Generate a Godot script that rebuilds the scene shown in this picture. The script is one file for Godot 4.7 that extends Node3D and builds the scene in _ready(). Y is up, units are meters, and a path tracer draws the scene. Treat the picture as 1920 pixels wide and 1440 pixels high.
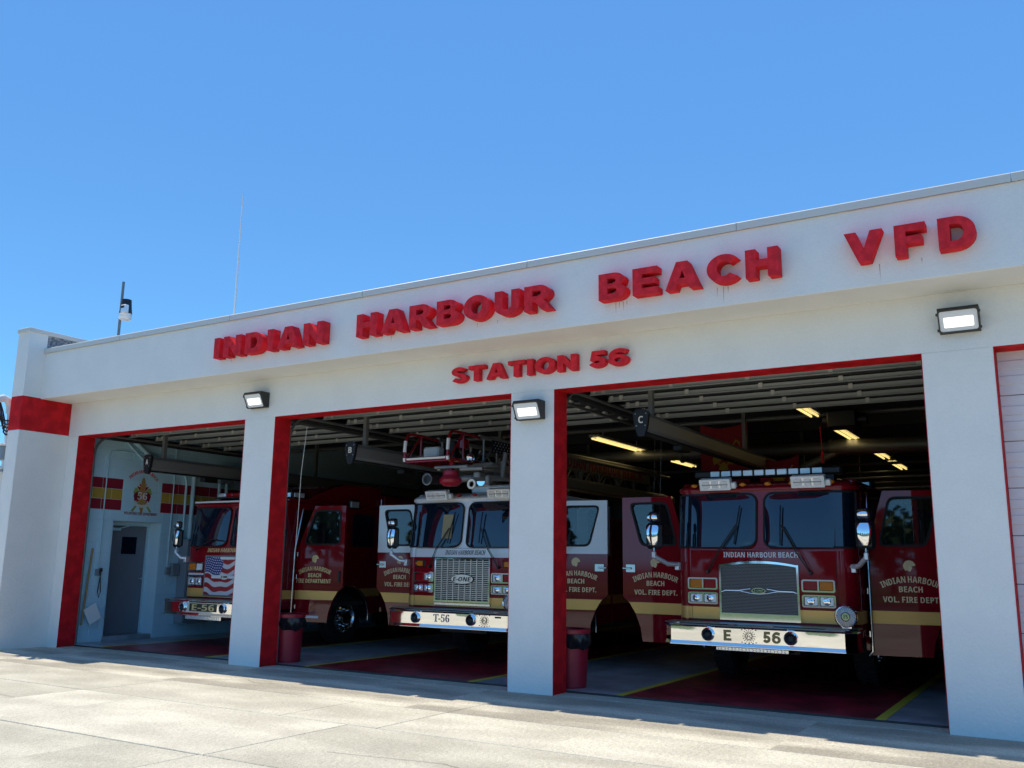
extends Node3D

# ---------------------------------------------------------------- mesh builder
class MB:
	var v := PackedVector3Array()
	var n := PackedVector3Array()
	var uv := PackedVector2Array()
	func tri(a: Vector3, b: Vector3, c: Vector3, na = null, nb = null, nc = null, ua := Vector2.ZERO, ub := Vector2.ZERO, uc := Vector2.ZERO) -> void:
		var g: Vector3 = (c - a).cross(b - a)
		if g.length_squared() < 1e-14:
			return
		g = g.normalized()
		if na == null:
			v.append_array([a, b, c]); n.append_array([g, g, g]); uv.append_array([ua, ub, uc])
		elif g.dot(na + nb + nc) >= 0.0:
			v.append_array([a, b, c]); n.append_array([na, nb, nc]); uv.append_array([ua, ub, uc])
		else:
			v.append_array([a, c, b]); n.append_array([na, nc, nb]); uv.append_array([ua, uc, ub])
	func quad(a: Vector3, b: Vector3, c: Vector3, d: Vector3, hint = null) -> void:
		# flat quad; hint gives the outward side
		var g: Vector3 = (c - a).cross(b - a) + (d - a).cross(c - a)
		if hint != null and g.dot(hint) < 0.0:
			tri(a, d, c); tri(a, c, b)
		else:
			tri(a, b, c); tri(a, c, d)
	func tri3(a: Vector3, b: Vector3, c: Vector3) -> MB:
		tri(a, b, c)
		return self
	func quad_uv(a: Vector3, b: Vector3, c: Vector3, d: Vector3, nn: Vector3) -> void:
		tri(a, b, c, nn, nn, nn, Vector2(0, 0), Vector2(1, 0), Vector2(1, 1))
		tri(a, c, d, nn, nn, nn, Vector2(0, 0), Vector2(1, 1), Vector2(0, 1))
	func box(c: Vector3, s: Vector3, bevel := 0.0, bs := Basis()) -> MB:
		var h := s * 0.5
		if bevel <= 0.0:
			for ax in 3:
				for sg in [-1.0, 1.0]:
					var p := [Vector3.ZERO, Vector3.ZERO, Vector3.ZERO, Vector3.ZERO]
					var u := (ax + 1) % 3
					var w := (ax + 2) % 3
					for k in 4:
						var q := Vector3.ZERO
						q[ax] = sg * h[ax]
						q[u] = h[u] * (1.0 if k == 1 or k == 2 else -1.0)
						q[w] = h[w] * (1.0 if k >= 2 else -1.0)
						p[k] = c + bs * q
					var o := Vector3.ZERO
					o[ax] = sg
					quad(p[0], p[1], p[2], p[3], bs * o)
			return self
		var b := minf(bevel, minf(h.x, minf(h.y, h.z)) * 0.95)
		var P := func(sx: float, sy: float, sz: float, ax: int) -> Vector3:
			var q := Vector3(sx * (h.x - b), sy * (h.y - b), sz * (h.z - b))
			q[ax] = [sx, sy, sz][ax] * h[ax]
			return c + bs * q
		for ax in 3:
			for sg in [-1.0, 1.0]:
				var p := []
				for k in 4:
					var t := [0.0, 0.0, 0.0]
					t[ax] = sg
					t[(ax + 1) % 3] = 1.0 if k == 1 or k == 2 else -1.0
					t[(ax + 2) % 3] = 1.0 if k >= 2 else -1.0
					p.append(P.call(t[0], t[1], t[2], ax))
				var o := Vector3.ZERO
				o[ax] = sg
				quad(p[0], p[1], p[2], p[3], bs * o)
		for ax in 3:
			var u := (ax + 1) % 3
			var w := (ax + 2) % 3
			for su in [-1.0, 1.0]:
				for sw in [-1.0, 1.0]:
					var t0 := [0.0, 0.0, 0.0]
					t0[u] = su; t0[w] = sw
					var t1 := t0.duplicate()
					t0[ax] = -1.0; t1[ax] = 1.0
					var o := Vector3.ZERO
					o[u] = su; o[w] = sw
					quad(P.call(t0[0], t0[1], t0[2], u), P.call(t1[0], t1[1], t1[2], u), P.call(t1[0], t1[1], t1[2], w), P.call(t0[0], t0[1], t0[2], w), bs * o)
		for sx in [-1.0, 1.0]:
			for sy in [-1.0, 1.0]:
				for sz in [-1.0, 1.0]:
					var o := (bs * Vector3(sx, sy, sz)).normalized()
					tri(P.call(sx, sy, sz, 0), P.call(sx, sy, sz, 1), P.call(sx, sy, sz, 2), o, o, o)
		return self
	func mm(x0: float, x1: float, y0: float, y1: float, z0: float, z1: float, bevel := 0.0) -> MB:
		return box(Vector3((x0 + x1) / 2, (y0 + y1) / 2, (z0 + z1) / 2), Vector3(absf(x1 - x0), absf(y1 - y0), absf(z1 - z0)), bevel)
	func cyl(p0: Vector3, p1: Vector3, r0: float, r1 := -1.0, k := 12, caps := true) -> MB:
		if r1 < 0.0:
			r1 = r0
		var d := (p1 - p0).normalized()
		var s := d.cross(Vector3.UP if absf(d.y) < 0.9 else Vector3.RIGHT).normalized()
		var t := d.cross(s)
		for i in k:
			var a0 := TAU * i / k
			var a1 := TAU * (i + 1) / k
			var e0 := s * cos(a0) + t * sin(a0)
			var e1 := s * cos(a1) + t * sin(a1)
			tri(p0 + e0 * r0, p1 + e0 * r1, p1 + e1 * r1, e0, e0, e1)
			tri(p0 + e0 * r0, p1 + e1 * r1, p0 + e1 * r0, e0, e1, e1)
			if caps:
				tri(p0, p0 + e0 * r0, p0 + e1 * r0, -d, -d, -d)
				tri(p1, p1 + e0 * r1, p1 + e1 * r1, d, d, d)
		return self
	func tube(pts: Array, r: float, k := 8, closed := false) -> MB:
		var m := pts.size()
		var rings := []
		var s := Vector3.ZERO
		for i in m:
			var d: Vector3
			if closed:
				d = (pts[(i + 1) % m] - pts[(i + m - 1) % m]).normalized()
			else:
				d = (pts[mini(i + 1, m - 1)] - pts[maxi(i - 1, 0)]).normalized()
			if s == Vector3.ZERO:
				s = d.cross(Vector3.UP if absf(d.y) < 0.9 else Vector3.RIGHT).normalized()
			else:
				s = (s - d * s.dot(d)).normalized()
			var t := d.cross(s)
			var ring := []
			for j in k:
				ring.append(s * cos(TAU * j / k) + t * sin(TAU * j / k))
			rings.append(ring)
		var last := m if closed else m - 1
		for i in last:
			var i1 := (i + 1) % m
			for j in k:
				var j1 := (j + 1) % k
				var a: Vector3 = rings[i][j]; var b: Vector3 = rings[i1][j]; var c: Vector3 = rings[i1][j1]; var d2: Vector3 = rings[i][j1]
				tri(pts[i] + a * r, pts[i1] + b * r, pts[i1] + c * r, a, b, c)
				tri(pts[i] + a * r, pts[i1] + c * r, pts[i] + d2 * r, a, c, d2)
		if not closed:
			for e in [0, m - 1]:
				for j in range(1, k - 1):
					tri(pts[e] + rings[e][0] * r, pts[e] + rings[e][j] * r, pts[e] + rings[e][j + 1] * r)
		return self
	func prism(poly: PackedVector2Array, z0: float, z1: float, x := Transform3D()) -> MB:
		var idx := Geometry2D.triangulate_polygon(poly)
		for i in range(0, idx.size(), 3):
			for zz in [z0, z1]:
				var o: Vector3 = x.basis * Vector3(0, 0, 1.0 if (zz == z1) == (z1 > z0) else -1.0)
				tri(x * Vector3(poly[idx[i]].x, poly[idx[i]].y, zz), x * Vector3(poly[idx[i + 1]].x, poly[idx[i + 1]].y, zz), x * Vector3(poly[idx[i + 2]].x, poly[idx[i + 2]].y, zz), o, o, o)
		var cw := -1.0 if Geometry2D.is_polygon_clockwise(poly) else 1.0
		for i in poly.size():
			var a := poly[i]
			var b := poly[(i + 1) % poly.size()]
			var o2 := Vector3(b.y - a.y, a.x - b.x, 0) * cw
			quad(x * Vector3(a.x, a.y, z0), x * Vector3(b.x, b.y, z0), x * Vector3(b.x, b.y, z1), x * Vector3(a.x, a.y, z1), x.basis * o2)
		return self
	func ring(outer: PackedVector2Array, inner: PackedVector2Array, z0: float, z1: float, x := Transform3D()) -> MB:
		var m := outer.size()
		for i in m:
			var a := outer[i]; var b := outer[(i + 1) % m]; var c := inner[(i + 1) % m]; var d := inner[i]
			for zz in [z0, z1]:
				var o: Vector3 = x.basis * Vector3(0, 0, 1.0 if (zz == z1) == (z1 > z0) else -1.0)
				quad(x * Vector3(a.x, a.y, zz), x * Vector3(b.x, b.y, zz), x * Vector3(c.x, c.y, zz), x * Vector3(d.x, d.y, zz), o)
			quad(x * Vector3(a.x, a.y, z0), x * Vector3(b.x, b.y, z0), x * Vector3(b.x, b.y, z1), x * Vector3(a.x, a.y, z1), x.basis * Vector3(a.x - d.x, a.y - d.y, 0))
			quad(x * Vector3(d.x, d.y, z0), x * Vector3(c.x, c.y, z0), x * Vector3(c.x, c.y, z1), x * Vector3(d.x, d.y, z1), x.basis * Vector3(d.x - a.x, d.y - a.y, 0))
		return self
	func lathe(prof: Array, k: int, x := Transform3D(), smooth := true) -> MB:
		# prof: (radius, height) pairs turned about the local y axis
		for i in prof.size() - 1:
			var p: Vector2 = prof[i]
			var q: Vector2 = prof[i + 1]
			var e := (q - p).normalized()
			var nn := Vector2(e.y, -e.x)
			for j in k:
				var a0 := TAU * j / k
				var a1 := TAU * (j + 1) / k
				var f := func(pt: Vector2, a: float) -> Vector3: return x * Vector3(pt.x * cos(a), pt.y, pt.x * sin(a))
				var g := func(a: float) -> Vector3: return (x.basis * Vector3(nn.x * cos(a), nn.y, nn.x * sin(a))).normalized()
				if smooth:
					tri(f.call(p, a0), f.call(q, a0), f.call(q, a1), g.call(a0), g.call(a0), g.call(a1))
					tri(f.call(p, a0), f.call(q, a1), f.call(p, a1), g.call(a0), g.call(a1), g.call(a1))
				else:
					quad(f.call(p, a0), f.call(q, a0), f.call(q, a1), f.call(p, a1), g.call((a0 + a1) / 2))
		return self
	func ball(c: Vector3, r: Vector3, k := 12) -> MB:
		for i in k / 2:
			for j in k:
				var f := func(ii: int, jj: int) -> Vector3:
					var t := PI * ii / (k / 2)
					var a := TAU * jj / k
					return Vector3(sin(t) * cos(a), cos(t), sin(t) * sin(a))
				var a: Vector3 = f.call(i, j); var b: Vector3 = f.call(i + 1, j); var d: Vector3 = f.call(i + 1, j + 1); var e: Vector3 = f.call(i, j + 1)
				tri(c + a * r, c + b * r, c + d * r, a, b, d)
				tri(c + a * r, c + d * r, c + e * r, a, d, e)
		return self
	func grid(pts: Array) -> MB:
		# smooth patch over rows of points
		var rows := pts.size()
		var cols: int = pts[0].size()
		var nn := []
		for i in rows:
			var row := []
			for j in cols:
				var du: Vector3 = pts[i][mini(j + 1, cols - 1)] - pts[i][maxi(j - 1, 0)]
				var dv: Vector3 = pts[mini(i + 1, rows - 1)][j] - pts[maxi(i - 1, 0)][j]
				row.append(du.cross(dv).normalized())
			nn.append(row)
		for i in rows - 1:
			for j in cols - 1:
				tri(pts[i][j], pts[i + 1][j], pts[i + 1][j + 1], nn[i][j], nn[i + 1][j], nn[i + 1][j + 1])
				tri(pts[i][j], pts[i + 1][j + 1], pts[i][j + 1], nn[i][j], nn[i + 1][j + 1], nn[i][j + 1])
		return self
	func sweep(path: Array, prof: Array) -> MB:
		# path: (x, z) points with the outside on the left of travel; prof: (outward, y) pairs
		var m := path.size()
		var nor := []
		for i in m:
			var d0: Vector2 = (path[i] - path[maxi(i - 1, 0)]).normalized()
			var d1: Vector2 = (path[mini(i + 1, m - 1)] - path[i]).normalized()
			if i == 0:
				d0 = d1
			if i == m - 1:
				d1 = d0
			var n0 := Vector2(-d0.y, d0.x)
			var n1 := Vector2(-d1.y, d1.x)
			var b := (n0 + n1).normalized()
			nor.append(b / maxf(0.3, b.dot(n0)))
		for i in m - 1:
			for j in prof.size() - 1:
				var f := func(ii: int, jj: int) -> Vector3:
					var q: Vector2 = path[ii] + nor[ii] * prof[jj].x
					return Vector3(q.x, prof[jj].y, q.y)
				quad(f.call(i, j), f.call(i + 1, j), f.call(i + 1, j + 1), f.call(i, j + 1))
		return self
	func add(mesh: Mesh, x := Transform3D()) -> MB:
		for s in mesh.get_surface_count():
			var a := mesh.surface_get_arrays(s)
			var vs: PackedVector3Array = a[Mesh.ARRAY_VERTEX]
			var ns: PackedVector3Array = a[Mesh.ARRAY_NORMAL]
			var ix = a[Mesh.ARRAY_INDEX]
			var order := []
			if ix == null or ix.size() == 0:
				order = range(vs.size())
			else:
				order = ix
			var nb := x.basis.inverse().transposed()
			for i in range(0, order.size(), 3):
				var p := []
				var q := []
				for k in 3:
					p.append(x * vs[order[i + k]])
					q.append((nb * ns[order[i + k]]).normalized())
				tri(p[0], p[1], p[2], q[0], q[1], q[2])
		return self
	func done() -> ArrayMesh:
		var a := []
		a.resize(Mesh.ARRAY_MAX)
		a[Mesh.ARRAY_VERTEX] = v
		a[Mesh.ARRAY_NORMAL] = n
		a[Mesh.ARRAY_TEX_UV] = uv
		var m := ArrayMesh.new()
		m.add_surface_from_arrays(Mesh.PRIMITIVE_TRIANGLES, a)
		return m

# ---------------------------------------------------------------- scene helpers
var M := {}
var used := {}
var rng := RandomNumberGenerator.new()

func numbered(parent: Node, called: String) -> String:
	var key := "%d/%s" % [parent.get_instance_id(), called]
	var k: int = used.get(key, 0)
	used[key] = k + 1
	return called if k == 0 else "%s_%03d" % [called, k]

func obj(called: String, shape, mat: Material, parent: Node = self) -> MeshInstance3D:
	var o := MeshInstance3D.new()
	o.mesh = shape.done() if shape is MB else shape
	o.material_override = mat
	o.name = numbered(parent, called)
	parent.add_child(o)
	return o

func tag(o: Node, label: String, category := "", group := "", kind := "") -> void:
	if label: o.set_meta("label", label)
	if category: o.set_meta("category", category)
	if group: o.set_meta("group", group)
	if kind: o.set_meta("kind", kind)

func thing(called: String, label: String, category: String, at := Vector3.ZERO, group := "", turn := 0.0) -> Node3D:
	var o := Node3D.new()
	o.name = numbered(self, called)
	add_child(o)
	o.position = at
	o.rotation.y = turn
	tag(o, label, category, group)
	return o

func node(called: String, parent: Node, at := Vector3.ZERO) -> Node3D:
	var o := Node3D.new()
	o.name = numbered(parent, called)
	parent.add_child(o)
	o.position = at
	return o

func lin(r: float, g: float, b: float, a := 1.0) -> Color:
	var c := Color(r, g, b).linear_to_srgb()
	c.a = a
	return c

func mat(called: String, r: float, g: float, b: float, rough := 0.6, metal := 0.0, spec := 0.5) -> StandardMaterial3D:
	var m := StandardMaterial3D.new()
	m.resource_name = called
	m.albedo_color = lin(r, g, b)
	m.roughness = rough
	m.metallic = metal
	m.metallic_specular = spec
	M[called] = m
	return m

func noise_tex(px: int, seed_: int, freq: float, lo: Color, hi: Color, speck := 0.0, stretch := 1.0, oct := 5) -> ImageTexture:
	var f := FastNoiseLite.new()
	f.seed = seed_
	f.frequency = freq
	f.fractal_octaves = oct
	f.noise_type = FastNoiseLite.TYPE_SIMPLEX_SMOOTH
	var img := f.get_seamless_image(px, px)
	img.convert(Image.FORMAT_L8)
	var r := RandomNumberGenerator.new()
	r.seed = seed_ + 11
	var out := Image.create(px, px, false, Image.FORMAT_RGB8)
	for y in px:
		for x in px:
			var t := img.get_pixel(int(x / stretch) if stretch > 1.0 else x, y).r
			t = clampf((t - 0.25) * 2.0, 0.0, 1.0)
			var c := lo.lerp(hi, t)
			if speck > 0.0:
				var s := 1.0 + (r.randf() - 0.5) * speck
				c = Color(c.r * s, c.g * s, c.b * s)
			out.set_pixel(x, y, c)
	out.generate_mipmaps()
	return ImageTexture.create_from_image(out)

func tri_tex(m: StandardMaterial3D, tex: Texture2D, scale: float) -> void:
	m.albedo_texture = tex
	m.uv1_triplanar = true
	m.uv1_world_triplanar = true
	m.uv1_scale = Vector3.ONE * scale

func bump(m: StandardMaterial3D, seed_: int, freq: float, strength: float, oct := 4) -> void:
	var f := FastNoiseLite.new()
	f.seed = seed_
	f.frequency = freq
	f.fractal_octaves = oct
	var img := f.get_seamless_image(512, 512)
	img.convert(Image.FORMAT_RGBA8)
	img.bump_map_to_normal_map(strength)
	m.normal_enabled = true
	m.normal_texture = ImageTexture.create_from_image(img)
	m.normal_scale = 1.0

func rrect(w: float, h: float, r: float, cx := 0.0, cy := 0.0, seg := 5) -> PackedVector2Array:
	var p := PackedVector2Array()
	for c in [[1, 1, 0.0], [-1, 1, 90.0], [-1, -1, 180.0], [1, -1, 270.0]]:
		for i in seg + 1:
			var a := deg_to_rad(c[2] + 90.0 * i / seg)
			p.append(Vector2(cx + c[0] * (w / 2 - r) + cos(a) * r, cy + c[1] * (h / 2 - r) + sin(a) * r))
	return p

func rpoly(pts: Array, r: float, seg := 4) -> PackedVector2Array:
	# polygon with every corner rounded
	var p := PackedVector2Array()
	var m := pts.size()
	for i in m:
		var a: Vector2 = pts[i]
		var d0: Vector2 = (pts[(i + m - 1) % m] - a).normalized()
		var d1: Vector2 = (pts[(i + 1) % m] - a).normalized()
		var rr := minf(r, minf(a.distance_to(pts[(i + m - 1) % m]), a.distance_to(pts[(i + 1) % m])) * 0.45)
		for k in seg + 1:
			var t := float(k) / seg
			p.append((a + d0 * rr).lerp(a, t).lerp(a.lerp(a + d1 * rr, t), t))
	return p

func circle(r: float, k := 16, cx := 0.0, cy := 0.0, ry := -1.0) -> PackedVector2Array:
	var p := PackedVector2Array()
	for i in k:
		p.append(Vector2(cx + cos(TAU * i / k) * r, cy + sin(TAU * i / k) * (ry if ry > 0 else r)))
	return p

var fonts := {}
func font(style := "bold") -> Font:
	if fonts.has(style):
		return fonts[style]
	var s := SystemFont.new()
	s.font_names = PackedStringArray(["Droid Serif" if style.begins_with("serif") else "Droid Sans"])
	s.font_weight = 400 if style == "thin" else 700
	var f: Font = s
	fonts[style] = f
	return f

func text_mesh(s: String, style := "bold", depth := 0.02, step := 1.5) -> TextMesh:
	var t := TextMesh.new()
	t.font = font(style)
	t.font_size = 48
	t.pixel_size = 0.01
	t.depth = depth
	t.curve_step = step
	t.text = s
	return t

func fit_text(mb: MB, s: String, w: float, h: float, depth: float, x: Transform3D, style := "bold", slant := 0.0) -> MB:
	# lettering filling a box w by h centred on x, its back on the x plane
	var t := text_mesh(s, style, 0.02)
	var a := t.get_aabb()
	var f := Transform3D(Basis(Vector3(w / a.size.x, 0, 0), Vector3(slant * h / a.size.y, h / a.size.y, 0), Vector3(0, 0, depth / 0.02)), Vector3.ZERO)
	f.origin = f.basis * -(a.position + a.size / 2) + Vector3(0, 0, depth / 2)
	return mb.add(t, x * f)

func arc_text(mb: MB, s: String, w: float, h: float, rise: float, depth: float, x: Transform3D) -> MB:
	# letters on a shallow arch of chord w
	var r := (w * w / 4.0 + rise * rise) / (2.0 * rise)
	var span := 2.0 * asin(minf(1.0, w / 2.0 / r))
	var adv := []
	var total := 0.0
	var ms := []
	for ch in s:
		var wd := 0.35
		var t: TextMesh = null
		if ch != " ":
			t = text_mesh(ch, "bold", 0.02, 3.0)
			wd = t.get_aabb().size.x / 0.343 + 0.16
		ms.append(t)
		adv.append(wd)
		total += wd
	var at := 0.0
	for i in ms.size():
		var mid: float = at + adv[i] / 2.0
		at += adv[i]
		if ms[i] == null:
			continue
		var ang: float = (mid / total - 0.5) * span
		var a: AABB = ms[i].get_aabb()
		var k: float = h / 0.343
		var wx: float = (adv[i] - 0.16) / total * span * r
		var b := Basis(Vector3(0, 0, 1), -ang) * Basis(Vector3(wx / a.size.x, 0, 0), Vector3(0, k, 0), Vector3(0, 0, depth / 0.02))
		var o := Vector3(sin(ang) * r, cos(ang) * r - r + rise, depth / 2)
		var f := Transform3D(b, o + b * -(a.position + a.size / 2))
		mb.add(ms[i], x * f)
	return mb

# ---------------------------------------------------------------- measures
const AL := -1.215
const AR := 3.717
const BL := 4.469
const BR := 9.365
const CL := 10.096
const CR := 15.038
const DL := 15.792
const DR := 20.72
const HO := 4.27
const RD := 0.389
const FZ := 0.704
const SOF := 4.965
const FL := 0.03

func _ready() -> void:
	rng.seed = 56
	# camera
	var cam := Camera3D.new()
	cam.name = "camera"
	cam.position = Vector3(16.409, 1.763, 11.515)
	cam.rotation = Vector3(deg_to_rad(11.115), deg_to_rad(31.414), deg_to_rad(0.789))
	cam.fov = 45.48
	cam.near = 0.1
	cam.far = 600.0
	add_child(cam)
	cam.current = true
	# sky, exposure
	var sm := ProceduralSkyMaterial.new()
	sm.sky_top_color = lin(0.098, 0.282, 0.675)
	sm.sky_horizon_color = lin(0.29, 0.80, 1.30)
	sm.sky_curve = 0.115
	sm.sky_energy_multiplier = 1.0
	sm.ground_bottom_color = lin(0.20, 0.19, 0.17)
	sm.ground_horizon_color = lin(0.24, 0.26, 0.27)
	sm.sun_angle_max = 12.0
	sm.sun_curve = 0.1
	var sky := Sky.new()
	sky.sky_material = sm
	var env := Environment.new()
	env.background_mode = Environment.BG_SKY
	env.sky = sky
	env.background_energy_multiplier = 1.0
	env.tonemap_mode = Environment.TONE_MAPPER_LINEAR
	env.tonemap_exposure = 1.22
	env.sdfgi_enabled = true
	env.ssao_enabled = true
	env.ssil_enabled = true
	var we := WorldEnvironment.new()
	we.name = "world_environment"
	we.environment = env
	add_child(we)
	var sun := DirectionalLight3D.new()
	sun.name = "sun"
	sun.light_energy = 1.5
	sun.light_color = Color(1.0, 0.965, 0.90)
	sun.light_angular_distance = 0.5
	sun.shadow_enabled = true
	add_child(sun)
	sun.look_at_from_position(Vector3.ZERO, Vector3(0.524, -1.0, 0.057), Vector3.FORWARD)
	materials()
	ground()
	station()
	overhead_doors()
	facade_fittings()
	interior()
	truck_a()
	truck_b()
	truck_c()
	surroundings()

func materials() -> void:
	var conc := noise_tex(1024, 3, 0.006, Color(0.725, 0.70, 0.63), Color(0.81, 0.785, 0.71), 0.28, 2.0)
	var concs := []
	for i in 3:
		var m := mat("concrete_%d" % i, 0.93 - i * 0.07, 0.93 - i * 0.07, 0.93 - i * 0.075, 0.9)
		tri_tex(m, conc, 0.17)
		bump(m, 5 + i, 0.14, 1.1)
		m.uv1_offset = Vector3(0.31 * i, 0.17 * i, 0.47 * i)
		concs.append(m)
	M["concretes"] = concs
	var cs := mat("concrete_stained", 0.93, 0.92, 0.91, 0.9)
	tri_tex(cs, noise_tex(512, 9, 0.009, Color(0.61, 0.585, 0.525), Color(0.81, 0.785, 0.71), 0.26, 3.0), 0.22)
	bump(cs, 15, 0.14, 1.1)
	mat("joint", 0.05, 0.047, 0.042, 0.95)
	mat("crack", 0.12, 0.11, 0.095, 0.95)
	var wt := noise_tex(512, 21, 0.008, Color(0.924, 0.928, 0.932), Color(0.938, 0.941, 0.944), 0.035)
	var w := mat("white_wall", 0.93, 0.895, 0.83, 0.8, 0.0, 0.3)
	tri_tex(w, wt, 0.3)
	bump(w, 23, 0.12, 0.5)
	var gw := mat("raw_stucco", 0.45, 0.45, 0.46, 0.95)
	tri_tex(gw, noise_tex(256, 25, 0.05, Color(0.55, 0.55, 0.56), Color(0.95, 0.95, 0.95), 0.25), 0.8)
	var red := mat("red_paint", 0.68, 0.016, 0.022, 0.7, 0.0, 0.25)
	tri_tex(red, noise_tex(256, 31, 0.02, Color(0.86, 0.86, 0.86), Color(1, 1, 1), 0.03), 0.6)
	var lr := mat("letter_red", 0.80, 0.034, 0.048, 0.75, 0.0, 0.2)
	tri_tex(lr, noise_tex(256, 33, 0.03, Color(0.88, 0.88, 0.88), Color(1, 1, 1), 0.03), 0.9)
	mat("coping_metal", 0.62, 0.60, 0.55, 0.55)
	mat("bronze", 0.03, 0.028, 0.026, 0.5)
	mat("black", 0.008, 0.008, 0.009, 0.5)
	mat("rubber", 0.012, 0.012, 0.013, 0.8)
	mat("dark_void", 0.01, 0.01, 0.011, 0.9)
	mat("steel_grey", 0.20, 0.20, 0.19, 0.45, 0.3)
	mat("door_back", 0.40, 0.42, 0.41, 0.5)
	mat("strut_white", 0.62, 0.60, 0.54, 0.5)
	mat("dark_steel", 0.035, 0.035, 0.034, 0.6)
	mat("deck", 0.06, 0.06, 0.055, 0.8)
	mat("alu", 0.36, 0.355, 0.34, 0.45, 0.6)
	mat("chrome", 0.86, 0.87, 0.88, 0.045, 1.0)
	var bc := mat("bumper_chrome", 0.90, 0.87, 0.80, 0.05, 1.0)
	bump(bc, 61, 0.006, 0.55, 1)
	bc.uv1_triplanar = true
	bc.uv1_world_triplanar = true
	bc.uv1_scale = Vector3.ONE * 0.5
	mat("polished", 0.70, 0.70, 0.70, 0.16, 1.0)
	mat("gun_metal", 0.24, 0.235, 0.22, 0.5, 0.4)
	mat("gold_dark", 0.34, 0.22, 0.06, 0.4)
	mat("satin", 0.80, 0.80, 0.80, 0.4, 0.6)
	mat("tread", 0.25, 0.25, 0.26, 0.4, 0.8)
	var tr := mat("truck_red", 0.23, 0.004, 0.010, 0.4, 0.0, 0.08)
	tr.clearcoat_enabled = true; tr.clearcoat = 1.0; tr.clearcoat_roughness = 0.03
	var tw := mat("truck_white", 0.74, 0.75, 0.76, 0.3)
	tw.clearcoat_enabled = true; tw.clearcoat = 1.0; tw.clearcoat_roughness = 0.03
	var go := mat("gold", 0.80, 0.45, 0.13, 0.42, 0.45, 0.3)
	go.clearcoat_enabled = true; go.clearcoat = 0.3; go.clearcoat_roughness = 0.05
	mat("gold_leaf", 0.72, 0.55, 0.24, 0.35, 0.3)
	mat("silver_letter", 0.62, 0.62, 0.64, 0.4, 0.2)
	mat("cream", 0.74, 0.72, 0.62, 0.6)
	mat("letter_tan", 0.70, 0.54, 0.32, 0.4, 0.4)
	mat("screen_glass", 0.003, 0.010, 0.022, 0.02, 0.0, 1.0)
	var gl := mat("window_glass", 0.01, 0.012, 0.013, 0.02, 0.0, 1.0)
	gl.transparency = BaseMaterial3D.TRANSPARENCY_ALPHA
	gl.albedo_color = Color(gl.albedo_color, 0.28)
	mat("lens_clear", 0.80, 0.82, 0.84, 0.16, 0.35)
	mat("lens_amber", 0.65, 0.20, 0.015, 0.12)
	mat("lens_red", 0.33, 0.006, 0.012, 0.12)
	mat("lens_white", 0.72, 0.72, 0.70, 0.2)
	mat("white_plastic", 0.84, 0.83, 0.80, 0.4)
	mat("seat_cloth", 0.02, 0.022, 0.026, 0.85)
	mat("cab_lining", 0.045, 0.045, 0.047, 0.8)
	mat("bin_red", 0.36, 0.012, 0.028, 0.4)
	var bag := mat("bag", 0.012, 0.013, 0.016, 0.3)
	bump(bag, 41, 0.03, 8.0)
	mat("floor_grey", 0.38, 0.40, 0.42, 0.3)
	tri_tex(M.floor_grey, noise_tex(512, 45, 0.012, Color(0.80, 0.80, 0.80), Color(1, 1, 1), 0.03), 0.25)
	mat("floor_red", 0.36, 0.02, 0.035, 0.35)
	tri_tex(M.floor_red, noise_tex(512, 47, 0.012, Color(0.66, 0.66, 0.66), Color(1, 1, 1), 0.05), 0.25)
	mat("floor_yellow", 0.66, 0.52, 0.05, 0.35)
	for i in 3:
		mat("block_blue_%d" % i, 0.52 + 0.012 * i, 0.78 + 0.012 * i, 0.88 + 0.01 * i, 0.55)
		mat("block_red_%d" % i, 0.30 - 0.012 * i, 0.012, 0.03, 0.5)
		mat("block_gold_%d" % i, 0.52 - 0.012 * i, 0.33 - 0.01 * i, 0.05, 0.5)
	mat("blue_wall", 0.58, 0.78, 0.85, 0.6)
	mat("grey_door", 0.17, 0.19, 0.22, 0.5)
	mat("pipe_blue", 0.52, 0.74, 0.80, 0.45)
	mat("grey_box", 0.22, 0.26, 0.29, 0.5)
	mat("wood", 0.42, 0.27, 0.10, 0.6)
	var tube_ := mat("tube_glow", 0.8, 0.8, 0.7, 0.4)
	tube_.emission_enabled = true
	tube_.emission = Color(1.0, 0.88, 0.55)
	tube_.emission_energy_multiplier = 0.9
	var led := mat("lamp_glow", 0.9, 0.9, 0.9, 0.4)
	led.emission_enabled = true
	led.emission = Color(1.0, 0.98, 0.93)
	led.emission_energy_multiplier = 1.1
	mat("lamp_lens", 0.75, 0.75, 0.74, 0.15)
	var fl := mat("flag_red", 0.42, 0.02, 0.03, 0.85)
	fl.backlight_enabled = true
	fl.backlight = Color(0.25, 0.02, 0.02)
	mat("flag_gold", 0.55, 0.30, 0.03, 0.8)
	mat("grass", 0.075, 0.13, 0.03, 0.9)
	tri_tex(M.grass, noise_tex(256, 51, 0.03, Color(0.6, 0.65, 0.5), Color(1, 1, 1), 0.3), 0.2)
	mat("asphalt", 0.06, 0.06, 0.06, 0.9)
	mat("bark", 0.09, 0.065, 0.045, 0.9)
	mat("leaf", 0.05, 0.09, 0.025, 0.7)
	mat("far_wall", 0.24, 0.30, 0.36, 0.8)

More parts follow.
